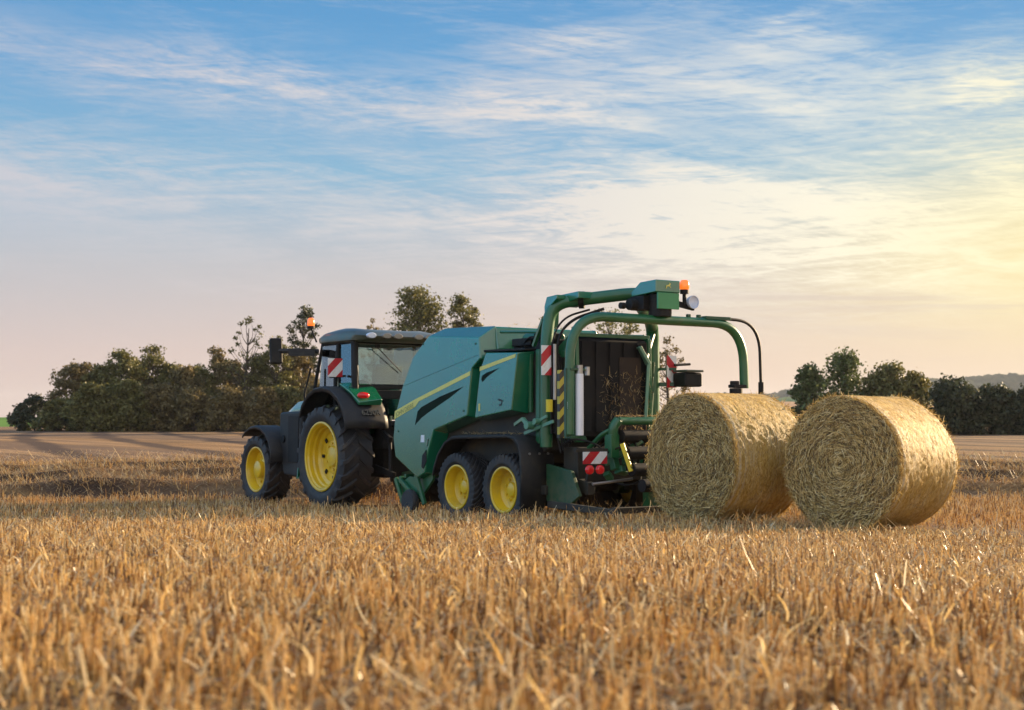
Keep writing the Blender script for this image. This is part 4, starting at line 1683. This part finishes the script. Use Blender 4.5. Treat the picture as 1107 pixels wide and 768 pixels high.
    mb.lathe([(.0, .06), (.05, .06), (.085, .03), (.098, -.02), (.098, -.045), (.088, -.045), (.084, -.03), (.04, -.02), (.001, -.02)], 24, axis='X', close=False)
    wl = mb.build('work_light', M['lens'], lb)
    wl.location = (-2.98, -.46, 3.32)
    # ---- rotating wrap arm: an inverted U
    mb = MB()
    mb.tube(fillet([(-2.8, 1.66, 1.40), (-2.8, 1.64, 3.06), (-2.8, 0, 3.05), (-2.8, -1.64, 3.05), (-2.8, -1.67, 2.08)], [.62, .2, .60], 10), .069, 14)
    arm = mb.build('wrap_arm', M['mid_green'], B)
    mb = MB()
    mb.box((-2.8, -1.10, 3.12), (.12, .5, .05))
    mb.box((-2.8, -.75, 3.135), (.05, .06, .05))
    mb.box((-2.8, -.55, 3.135), (.05, .06, .05))
    mb.build('arm_fittings', M['dark_green'], arm, bevel=.006)
    mb = MB()
    mb.tube(fillet([(-2.80, -1.30, 3.12), (-2.80, -1.99, 3.10), (-2.80, -2.02, 2.1)], .48, 10), .024, 8)
    mb.tube([(-2.80, -2.02, 2.18), (-2.80, -2.02, 2.0)], .042, 10)
    mb.build('safety_arm', M['black'], arm)
    # left film dispenser on the arm
    mb = MB()
    mb.box((-2.8, 1.64, 1.84), (.05, .19, .95))
    mb.box((-2.8, 1.56, 2.30), (.16, .26, .035))
    mb.box((-2.8, 1.56, 1.36), (.16, .26, .035))
    fd = mb.build('film_dispenser', M['dark_green'], arm, bevel=.006)
    mb = MB()
    mb.cyl((-2.85, 1.52, 1.385), (-2.85, 1.52, 2.24), .058, 18)
    mb.build('film_roll', M['white'], fd)
    mb = MB()
    mb.cyl((-2.85, 1.52, 2.24), (-2.85, 1.52, 2.36), .05, 14)
    mb.box((-2.85, 1.45, 2.30), (.03, .16, .03))
    mb.cyl((-2.85, 1.38, 2.22), (-2.85, 1.38, 2.34), .035, 12)
    mb.build('roll_clamp', M['steel'], fd)
    mb = MB()
    mb.box((-2.829, 1.665, 1.80), (.008, .10, .10))
    mb.build('white_decal', M['label'], fd)
    for z in (2.10, 1.62, 1.48):
        mb = MB()
        mb.cyl((-2.825, 1.66, z), (-2.84, 1.66, z), .022, 8)
        mb.build('bolt', M['steel'], fd)
    # right film dispenser, mostly behind the bale
    mb = MB()
    mb.cyl((-2.8, -1.50, 1.5), (-2.8, -1.50, 2.08), .10, 16)
    mb.box((-2.8, -1.53, 2.11), (.14, .26, .05))
    mb.cyl((-2.8, -1.47, 2.12), (-2.8, -1.47, 2.19), .07, 14)
    mb.build('film_dispenser', M['black'], arm, bevel=.01)
    # hazard post beside the left arm
    mb = MB()
    mb.box((-2.0, 1.20, 1.83), (.06, .10, .98))
    mb.build('hazard_post', M['hazard'], B, bevel=.006)
    mb = MB()
    mb.cyl((-1.70, 1.19, 1.72), (-1.70, 1.19, 1.90), .05, 10)
    mb.build('yellow_cap', M['hazard_yellow'], B)
    # spare film box behind, on the right
    mb = MB()
    mb.box((-1.80, -1.42, 2.23), (.30, .36, .22))
    sb = mb.build('film_box', M['black'], B, bevel=.03)
    mb = MB()
    mb.box((-1.82, -1.42, 2.365), (.32, .36, .035))
    mb.build('lid', M['roof'], sb, bevel=.01)
    mb = MB()
    mb.tube([(-1.70, -1.24, 2.46), (-1.70, -1.56, 2.48)], .02, 8)
    mb.build('rail', M['black'], sb)
    mb = MB()
    mb.bar((-1.42, -1.04, 2.16), (-1.80, -1.40, 2.16), .05, .06)
    mb.bar((-1.42, -1.04, 2.40), (-1.70, -1.28, 2.40), .04, .04)
    mb.build('bracket', M['dark_green'], sb)
    # cylinders, hoses and brackets round the open back
    for s in (1, -1):
        mb = MB()
        mb.cyl((-1.52, s * .84, 1.30), (-1.60, s * .84, 2.05), .05, 14)
        mb.cyl((-1.60, s * .84, 2.05), (-1.66, s * .84, 2.50), .026, 12)
        mb.build('lift_cylinder', M['dark_green'], B)
    for k in range(7):
        y = .78 + .045 * k
        mb = MB()
        mb.tube(spline([(-1.50 - .02 * k, y, 2.62 - .04 * k), (-1.62, y + .03, 2.1), (-1.58 - .03 * (k % 3), y - .02, 1.65), (-1.66, y - .10, 1.30 - .03 * k)], 6), .013 + .003 * (k % 2), 6)
        mb.build('hydraulic_hose', M['black'], B)
    for k in range(5):
        mb = MB()
        mb.tube(spline([(-.55 - .1 * k, .88, 2.72), (-.90, .96 - .05 * k, 2.86 - .02 * k), (-1.22, .94, 2.80 - .05 * k), (-1.38, .90 - .03 * k, 2.55)], 6), .015, 6)
        mb.build('hydraulic_hose', M['black'], B)
    for (y, z, w_, h_) in ((.80, 2.58, .16, .10), (.86, 1.92, .12, .16), (.80, 1.48, .18, .14), (.58, 1.32, .22, .10)):
        mb = MB()
        mb.box((-1.62, y, z), (.10, w_, h_))
        mb.build('valve', M['mid_green'], B, bevel=.012)
    for (y, z) in ((.76, 2.20), (.92, 1.74), (.70, 1.62)):
        mb = MB()
        mb.cyl((-1.66, y, z), (-1.70, y, z), .03, 10)
        mb.build('coupling', M['steel'], B)
    # arms and links round the wrapping table
    mb = MB()
    mb.tube(fillet([(-1.9, .62, 1.18), (-2.2, .60, 1.40), (-2.36, .46, 1.50)], .1), .035, 10)
    mb.bar((-1.95, .35, .95), (-2.45, .05, 1.30), .06, .08)
    mb.bar((-1.95, -.35, .95), (-2.45, -.45, 1.30), .06, .08)
    mb.build('table_arm', M['mid_green'], B, bevel=.008)
    for k in range(4):
        mb = MB()
        mb.tube(spline([(-1.95, .55 - .12 * k, 1.20), (-2.20, .50 - .14 * k, 1.36 + .03 * k), (-2.42, .36 - .12 * k, 1.18), (-2.40, .30 - .1 * k, .86)], 6), .014, 6)
        mb.build('hydraulic_hose', M['black'], B)
    # upper warning boards
    warning_board(B, (-1.60, 1.17, 2.48), .18, .44, M['warn_l'])
    warning_board(B, (-1.62, -1.25, 2.36), .20, .50, M['warn_r'])
    # ---- chassis and wrapping table
    mb = MB()
    for s in (-1, 1):
        mb.bar((2.3, s * .62, .78), (-1.6, s * .62, .78), .12, .20)
        mb.bar((-1.4, s * .62, .72), (-2.2, s * .80, .60), .12, .18)
    mb.bar((1.3, 1.0, .56), (-1.4, 1.0, .56), .10, .14)
    mb.bar((1.3, -1.0, .56), (-1.4, -1.0, .56), .10, .14)
    mb.cyl((.6, -1.0, .555), (.6, 1.0, .555), .07, 12)
    mb.cyl((-.7, -1.0, .555), (-.7, 1.0, .555), .07, 12)
    mb.box((-1.7, 0, .95), (.35, 1.6, .5))
    mb.bar((-1.5, 1.05, .36), (-3.0, 1.0, .30), .08, .10)
    mb.bar((-1.5, -1.05, .36), (-3.0, -1.0, .30), .08, .10)
    mb.bar((-2.95, 1.0, .33), (-2.95, -1.0, .33), .12, .09)
    mb.build('chassis_frame', M['grime'], B, bevel=.012)
    for s in (1, -1):
        mb = MB()
        mb.prism([(-1.35, .95), (-1.95, .86), (-2.15, .50), (-1.9, .36), (-1.35, .40)], s * .93, s * .99)
        mb.build('frame_plate', M['dark_green'], B, bevel=.008)
    mb = MB()
    mb.cyl((-2.35, .42, 1.585), (-2.35, -.95, 1.585), .06, 14)
    mb.tube(fillet([(-2.35, .42, 1.60), (-2.33, .50, 1.50), (-2.30, .48, 1.15)], .06), .075, 12)
    mb.box((-2.30, .50, 1.22), (.16, .15, .34))
    tb = mb.build('table_frame', M['mid_green'], B, bevel=.008)
    for (u, z) in ((-2.38, 1.36), (-2.50, 1.12), (-2.62, .88), (-2.85, .66)):
        mb = MB()
        mb.cyl((u, .40, z), (u, -.92, z), .095, 18)
        mb.build('table_roller', M['belt'], tb, bevel=.01)
    mb = MB()
    mb.bar((-2.52, .49, 1.26), (-2.64, .42, .86), .03, .065)
    mb.build('hazard_bar', M['hazard_yellow'], tb, bevel=.004)
    for t_ in (.3, .55, .8):
        mb = MB()
        p = Vector((-2.55, .49, 1.30)).lerp(Vector((-2.69, .42, .84)), t_)
        mb.bar(p + Vector((-.020, .03, .0)), p + Vector((-.022, -.03, -.05)), .018, .008)
        mb.build('hazard_mark', M['ink'], tb)
    mb = MB()
    mb.prism([(.18, .70), (-.02, .66), (-.30, .60), (-.36, .50), (-.18, .40), (-.20, .16), (-.32, .12), (-.26, .08), (-.06, .10), (.06, .42)], -2.66, -2.60, axis='X')
    mb.box((-2.5, -.04, .45), (.25, .05, .3))
    mb.build('table_foot', M['mid_green'], tb, bevel=.006)
    mb = MB()
    mb.tube(fillet([(-2.55, .02, .98), (-2.62, -.10, .90), (-2.62, -.08, .55)], .05), .022, 8)
    mb.tube([(-2.35, .9, .68), (-2.4, .2, .74)], .022, 8)
    mb.build('control_link', M['steel'], tb)
    # rear lamp carriers
    for s in (1, -1):
        mb = MB()
        mb.bar((-2.1, s * .8, .72), (-2.28, s * .80, 1.18), .06, .05)
        mb.box((-2.27, s * .80, 1.165), (.06, .72, .045))
        lc = mb.build('lamp_carrier', M['grime'], B, bevel=.006)
        warning_board(lc, (-2.32, s * .83, 1.055), .44, .175, M['warn_l'] if s > 0 else M['warn_r'])
        for dy in (-.095, .095):
            g = MB()
            g.lathe([(0, -.03), (.05, -.03), (.068, -.015), (.072, .02), (0, .02)], 20, axis='X', close=False)
            o = g.build('tail_light', M['red_lens'], lc, smooth=50)
            o.location = (-2.335, s * .84 + dy, .885)
            o.scale = (1, 1, .95)
    mb = MB()
    for k, (u, v, z, du, dv, dz) in enumerate(((-2.25, .42, .98, .12, .10, .22), (-2.3, .30, .86, .16, .2, .10), (-2.28, .22, 1.02, .10, .08, .16), (-2.32, .12, .92, .1, .1, .1), (-2.22, .5, .78, .1, .14, .08))):
        mb.box((u, v, z), (du, dv, dz), (.2 * k, .3, .1 * k))
    mb.cyl((-2.35, .30, .98), (-2.35, .12, .80), .035, 10)
    mb.cyl((-2.38, .18, .99), (-2.40, .18, .90), .045, 10)
    mb.build('valve_block', M['mid_green'], B, bevel=.012)
    mb = MB()
    mb.tube(spline([(-2.30, .6, 1.12), (-2.42, .42, 1.20), (-2.40, .3, 1.02), (-2.34, .2, .9)], 5), .014, 6)
    mb.tube(spline([(-2.30, .5, .70), (-2.45, .35, .66), (-2.48, .15, .70), (-2.42, .05, .8)], 5), .016, 6)
    mb.tube(spline([(-1.6, .9, 1.2), (-1.9, .9, 1.32), (-2.15, .7, 1.25), (-2.25, .55, 1.1)], 5), .016, 6)
    mb.build('wiring_hose', M['black'], B)
    # net lever and rods above the mudguard
    mb = MB()
    mb.bar((-.72, 1.12, 1.53), (-1.02, 1.18, 1.62), .035, .05)
    mb.bar((-1.02, 1.18, 1.62), (-1.18, 1.18, 1.50), .05, .06)
    mb.cyl((-1.18, 1.10, 1.52), (-1.18, 1.24, 1.52), .06, 12)
    mb.cyl((-1.36, 1.10, 1.58), (-1.36, 1.22, 1.58), .045, 12)
    mb.bar((-1.2, 1.15, 1.52), (-1.55, 1.12, 1.66), .03, .045)
    mb.bar((-.95, 1.1, 1.40), (-1.70, 1.12, 1.58), .03, .05)
    mb.build('net_lever', M['pale_green'], B, bevel=.004)
    # ---- tandem wheels and mudguards
    first = None
    for s in (1, -1):
        for u in (.60, -.70):
            if first is None:
                w = first = baler_wheel(B)
            else:
                w = copy_tree(first, B)
            w.location = (u, s * 1.11, .545)
            w.rotation_euler = (0, random.uniform(0, 6) if s > 0 else 0, 0 if s > 0 else R(180))
        mb = MB()
        arc = [(1.22, .72), (1.18, .86), (1.05, 1.08), (.86, 1.26), (.66, 1.335), (.48, 1.35), (0, 1.36), (-.50, 1.37), (-.90, 1.375), (-1.08, 1.345), (-1.20, 1.25), (-1.27, 1.08), (-1.29, .85), (-1.29, .32)]
        n = len(arc)
        vs, fs = [], []
        for j, (y, dz) in enumerate(((1.40, -.045), (1.395, -.008), (1.36, .012), (.80, .012))):
            for (a, z) in arc:
                nrm = Vector((a * .6, 0, (z - .5))).normalized()
                vs.append((a + nrm.x * dz, s * y, z + nrm.z * dz))
        for j in range(3):
            for i in range(n - 1):
                a = j * n + i
                fs.append((a, a + 1, a + 1 + n, a + n))
        mb.add(vs, fs)
        mg = mb.build('mudguard', M['plastic'], B, smooth=50)
        sm = mg.modifiers.new('thick', 'SOLIDIFY')
        sm.thickness = .02
        for y in (.92, 1.08, 1.26):
            mb = MB()
            mb.cyl((-1.29, s * y, 1.10), (-1.312, s * y, 1.10), .018, 8)
            mb.build('bolt', M['steel'], mg)
    # ---- pickup
    mb = MB()
    mb.cyl((2.35, -1.05, .42), (2.35, 1.05, .42), .20, 20)
    for k in range(24):
        y = -1.0 + k * .087
        for a in np.linspace(0, 2 * math.pi, 6)[:-1]:
            aa = a + k * .4
            mb.tube([(2.35 + .19 * math.cos(aa), y, .42 + .19 * math.sin(aa)), (2.35 + .30 * math.cos(aa), y, .42 + .30 * math.sin(aa))], .006, 4)
    pk = mb.build('pickup', M['grime'], B)
    mb = MB()
    for s in (-1, 1):
        mb.prism([(2.70, .32), (2.62, .55), (2.35, .66), (1.95, .62), (1.60, .80), (1.62, .62), (2.0, .30), (2.4, .16)], s * 1.08, s * 1.13)
        mb.bar((2.72, s * 1.18, .62), (2.48, s * 1.18, .22), .05, .08)
        mb.bar((2.60, s * 1.17, .60), (2.05, s * 1.17, .30), .05, .07)
        mb.bar((2.02, s * 1.20, .70), (1.75, s * 1.20, .22), .05, .08)
    mb.bar((2.55, -1.1, .66), (2.55, 1.1, .66), .06, .06)
    mb.build('pickup_frame', M['mid_green'], pk, bevel=.006)
    mb = MB()
    mb.tube([(2.80, -1.05, .60), (2.80, 1.05, .60)], .05, 12)
    mb.build('crop_roller', M['mid_green'], pk)
    g = MB()
    g.lathe([(.05, -.06), (.19, -.06), (.21, -.03), (.21, .03), (.19, .06), (.05, .06)], 20)
    gw = g.build('gauge_wheel', M['tyre'], pk)
    gw.location = (2.15, 1.24, .24)
    gw2 = gw.copy()
    COL.objects.link(gw2)
    gw2.location = (2.15, -1.24, .24)
    # ---- chaff on the ledges and straw hanging in the open back
    P, Dd = [], []
    for n, (x0, x1), (y0_, y1_), z in ((260, (-.95, .55), (.85, 1.34), 1.40), (160, (-1.2, -.2), (-.9, .9), 2.86), (220, (-.3, 1.4), (-.95, .95), 3.12), (150, (-2.5, -2.2), (-.8, .4), 1.66)):
        q = np.stack([rng.uniform(x0, x1, n), rng.uniform(y0_, y1_, n), np.full(n, z) + rng.uniform(-.01, .012, n)], 1)
        a_ = rng.random(n) * 2 * math.pi
        P.append(q)
        Dd.append(np.stack([np.cos(a_), np.sin(a_), rng.normal(0, .15, n)], 1))
    n = 420
    P.append(np.stack([rng.uniform(-1.86, -1.76, n), rng.uniform(-.66, .30, n), rng.uniform(1.25, 2.3, n)], 1))
    Dd.append(rng.normal(0, 1, (n, 3)) * np.array([.25, .8, 1.0]))
    P, Dd = np.concatenate(P), np.concatenate(Dd)
    n = len(P)
    V, F = ribbons(P, Dd, rng.uniform(.03, .12, n), rng.uniform(.004, .008, n), rng.normal(0, .15, (n, 3)), rng.normal(0, .4, (n, 3)) + np.array([0, 0, 1.]))
    ch = np_mesh('chaff', V, F, M['loose'], B)
    ch['kind'] = 'stuff'
    # ---- drawbar
    mb = MB()
    mb.prism([(2.3, .62), (2.3, .92), (3.2, .80), (4.25, .66), (4.25, .56), (3.2, .58)], -.16, .16)
    mb.bar((2.4, .55, .75), (3.3, .1, .68), .10, .14)
    mb.bar((2.4, -.55, .75), (3.3, -.1, .68), .10, .14)
    mb.build('drawbar', M['dark_green'], B, bevel=.012)
    mb = MB()
    mb.cyl((4.25, 0, 1.0), (2.3, 0, 1.05), .07, 14)
    mb.build('drive_shaft', M['black'], B)
    mb = MB()
    mb.box((2.80, .92, 1.02), (.20, .14, .12))
    mb.box((2.92, .90, 1.18), (.10, .10, .22))
    mb.bar((2.3, .85, .98), (3.0, .80, .98), .08, .10)
    mb.build('front_bracket', M['pale_green'], B, bevel=.02)
    return B


build_baler()


# ------------------------------------------------------------------ bales
def bale_barrel_mat():
    m, t = new_mat('net_wrapped_straw')
    tcn = t.new('ShaderNodeTexCoord')
    o = tcn.outputs['Object']
    sp = t.new('ShaderNodeSeparateXYZ')
    t.l.new(o, sp.inputs[0])
    ang = t.m('ARCTAN2', sp.outputs[2], sp.outputs[1])
    cyl = t.comb(sp.outputs[0], t.m('MULTIPLY', ang, .88), 0.0)
    st = t.noise(t.mapping(cyl, scale=(16, 12, 1)), 2.4, 9, .78, 1.2)
    st2 = t.noise(t.mapping(cyl, scale=(9, 2, 1)), 1.2, 5, .6)
    c = t.ramp(st, [(.36, (.15, .075, .014)), (.46, (.40, .235, .045)), (.56, (.58, .38, .10)), (.68, (.72, .56, .25))])
    c = t.mix(t.m('MULTIPLY', t.smooth(st2, .45, .7), .35), c, (.55, .47, .26))
    # net threads: fine pale lines round the bale
    ln = t.m('SINE', t.m('MULTIPLY', t.m('ADD', sp.outputs[0], t.m('MULTIPLY', t.noise(cyl, 6, 2), .02)), 230.0))
    net = t.m('MULTIPLY', t.smooth(ln, .55, .95), t.smooth(t.noise(cyl, 4, 5, .65), .40, .66))
    c = t.mix(t.m('MULTIPLY', net, .55), c, (.62, .62, .56))
    edge_net = t.m('MULTIPLY', t.smooth(t.m('ABSOLUTE', sp.outputs[0]), .34, .60), t.smooth(t.m('SINE', t.m('MULTIPLY', sp.outputs[0], 62.0)), -.2, .8))
    c = t.mix(t.m('MULTIPLY', edge_net, .34), c, (.60, .60, .52))
    t.put(t.b.inputs['Base Color'], c)
    t.b.inputs['Roughness'].default_value = .62
    t.b.inputs['Specular IOR Level'].default_value = .3
    bn = t.new('ShaderNodeBump')
    bn.inputs['Strength'].default_value = .9
    bn.inputs['Distance'].default_value = .02
    t.l.new(st, bn.inputs['Height'])
    t.l.new(bn.outputs[0], t.b.inputs['Normal'])
    return m


def bale_core_mat():
    m, t = new_mat('packed_straw')
    tcn = t.new('ShaderNodeTexCoord')
    n = t.noise(tcn.outputs['Object'], 14, 8, .75)
    t.put(t.b.inputs['Base Color'], t.ramp(n, [(.3, (.055, .040, .016)), (.6, (.20, .145, .06)), (.8, (.34, .26, .12))]))
    t.b.inputs['Roughness'].default_value = .8
    bn = t.new('ShaderNodeBump')
    bn.inputs['Distance'].default_value = .03
    t.l.new(n, bn.inputs['Height'])
    t.l.new(bn.outputs[0], t.b.inputs['Normal'])
    return m


BM, BC = bale_barrel_mat(), bale_core_mat()


def build_bale(label, cx, cy, ax, rad, hw, sink, seed):
    """axis along local X; -X end looks to the camera's left"""
    lr = np.random.default_rng(seed)
    z0 = float(gz(cx, cy)) - sink
    root = empty('straw_bale', (cx, cy, z0), ax)
    tag(root, label, 'straw bale', 'round straw bales')
    cz = rad

    def lump(a, x):
        return .013 * np.sin(a * 3 + seed) + .007 * np.sin(a * 5 - x * 2 + seed * 3) + .003 * np.sin(a * 9 + x * 2.2 + seed) + .014 * np.sin(a * 2 - x * 1.5 + seed * 2)
    # flattening where the bale stands
    def place(r, a, x):
        y = r * np.cos(a)
        z = r * np.sin(a)
        z = np.where(z < -rad * .93, -rad * .93 + (z + rad * .93) * .3, z)
        return np.stack([x, y, z + cz], -1)
    na, nx = 128, 44
    a = np.linspace(0, 2 * math.pi, na, endpoint=False)
    x = np.linspace(-hw, hw, nx)
    Aa, Xx = np.meshgrid(a, x)
    edge_ = np.clip((hw - np.abs(Xx)) / .07, 0, 1)
    Rr = rad - .045 * (1 - edge_) ** 2 + lump(Aa, Xx) + lr.normal(0, .0022, Aa.shape) + lr.normal(0, .003, Aa.shape)
    V = place(Rr, Aa, Xx).reshape(-1, 3)
    i = (np.arange(nx - 1)[:, None] * na + np.arange(na)[None]).ravel()
    j = (np.arange(nx - 1)[:, None] * na + (np.arange(na) + 1)[None] % na).ravel()
    wrap = np_mesh('net_wrap', V, np.stack([i, j, j + na, i + na], 1), BM, root, smooth=True)
    # ends: slightly domed, rough
    for s in (-1, 1):
        rr = np.linspace(0.004, rad - .03, 40)
        Aa, Rg = np.meshgrid(a, rr)
        dome = .035 * (1 - (Rg / rad) ** 2) + .012 * np.sin(Rg * 46 + Aa) + lr.normal(0, .006, Aa.shape)
        V = place(Rg + lump(Aa, s * hw) * (Rg / rad), Aa, s * (hw - .02 + dome)).reshape(-1, 3)
        i = (np.arange(39)[:, None] * na + np.arange(na)[None]).ravel()
        j = (np.arange(39)[:, None] * na + (np.arange(na) + 1)[None] % na).ravel()
        end = np_mesh('bale_end', V, np.stack([i, j, j + na, i + na], 1), BC, root, smooth=True)
        # straw ends wound round the core
        N = 15000 if s < 0 else 3500
        r = rad * np.sqrt(lr.random(N)) * .985
        t = lr.random(N) * 2 * math.pi
        P = place(r, t, s * (hw - .02 + .035 * (1 - (r / rad) ** 2) + lr.uniform(0, .022, N)))
        tang = np.stack([np.zeros(N), -np.sin(t), np.cos(t)], 1)
        radd = np.stack([np.zeros(N), np.cos(t), np.sin(t)], 1)
        Dv = tang * lr.choice([-1, 1], N)[:, None] + radd * lr.normal(0, .75, N)[:, None]
        Dv[:, 0] += s * lr.normal(.05, .28, N)
        L = lr.uniform(.03, .13, N)
        curl = -radd * (L / np.maximum(r, .12) * .5)[:, None]
        up = np.tile(np.array([[1., 0, 0]]), (N, 1)) + lr.normal(0, .25, (N, 3))
        V, F = ribbons(P, Dv, L, lr.uniform(.004, .009, N), curl, up)
        np_mesh('end_straw', V, F, M['bale_fibre'], end)
    # straw fibres caught in the net and fringe at the rim
    N = 12000
    t = lr.random(N) * 2 * math.pi
    xx = lr.uniform(-hw, hw, N)
    e2 = np.clip((hw - np.abs(xx)) / .07, 0, 1)
    P = place(rad - .045 * (1 - e2) ** 2 + lump(t, xx) + lr.uniform(-.004, .006, N), t, xx)
    tang = np.stack([np.zeros(N), -np.sin(t), np.cos(t)], 1)
    radd = np.stack([np.zeros(N), np.cos(t), np.sin(t)], 1)
    Dv = tang * lr.choice([-1, 1], N)[:, None] + radd * lr.normal(.02, .05, N)[:, None]
    Dv[:, 0] += lr.normal(0, .9, N)
    L = lr.uniform(.02, .08, N)
    V1, F1 = ribbons(P, Dv, L, lr.uniform(.003, .007, N), -radd * (L / rad * .5)[:, None], radd + lr.normal(0, .15, (N, 3)))
    N = 2600
    t = lr.random(N) * 2 * math.pi
    sg = lr.choice([-1, 1], N)
    P = place(rad - .03 + lump(t, sg * hw), t, sg * (hw - lr.uniform(0, .03, N)))
    radd = np.stack([np.zeros(N), np.cos(t), np.sin(t)], 1)
    Dv = radd * lr.uniform(.1, .9, N)[:, None] + lr.normal(0, .6, (N, 3))
    Dv[:, 0] += sg * .3
    V2, F2 = ribbons(P, Dv, lr.uniform(.02, .10, N), np.full(N, .005), lr.normal(0, .2, (N, 3)), lr.normal(0, 1, (N, 3)))
    V, F = join([(V1, F1), (V2, F2)])
    np_mesh('side_straw', V, F, M['bale_wrap_fibre'], wrap)
    return root


b = BALE_SPOTS
build_bale('round straw bale just dropped behind the green wrapper, touching its table', b[0][0], b[0][1], b[0][2], b[0][3], b[0][4], .02, 11)
build_bale('nearer round straw bale standing free on the stubble at the right', b[1][0], b[1][1], b[1][2], b[1][3], b[1][4], .02, 23)
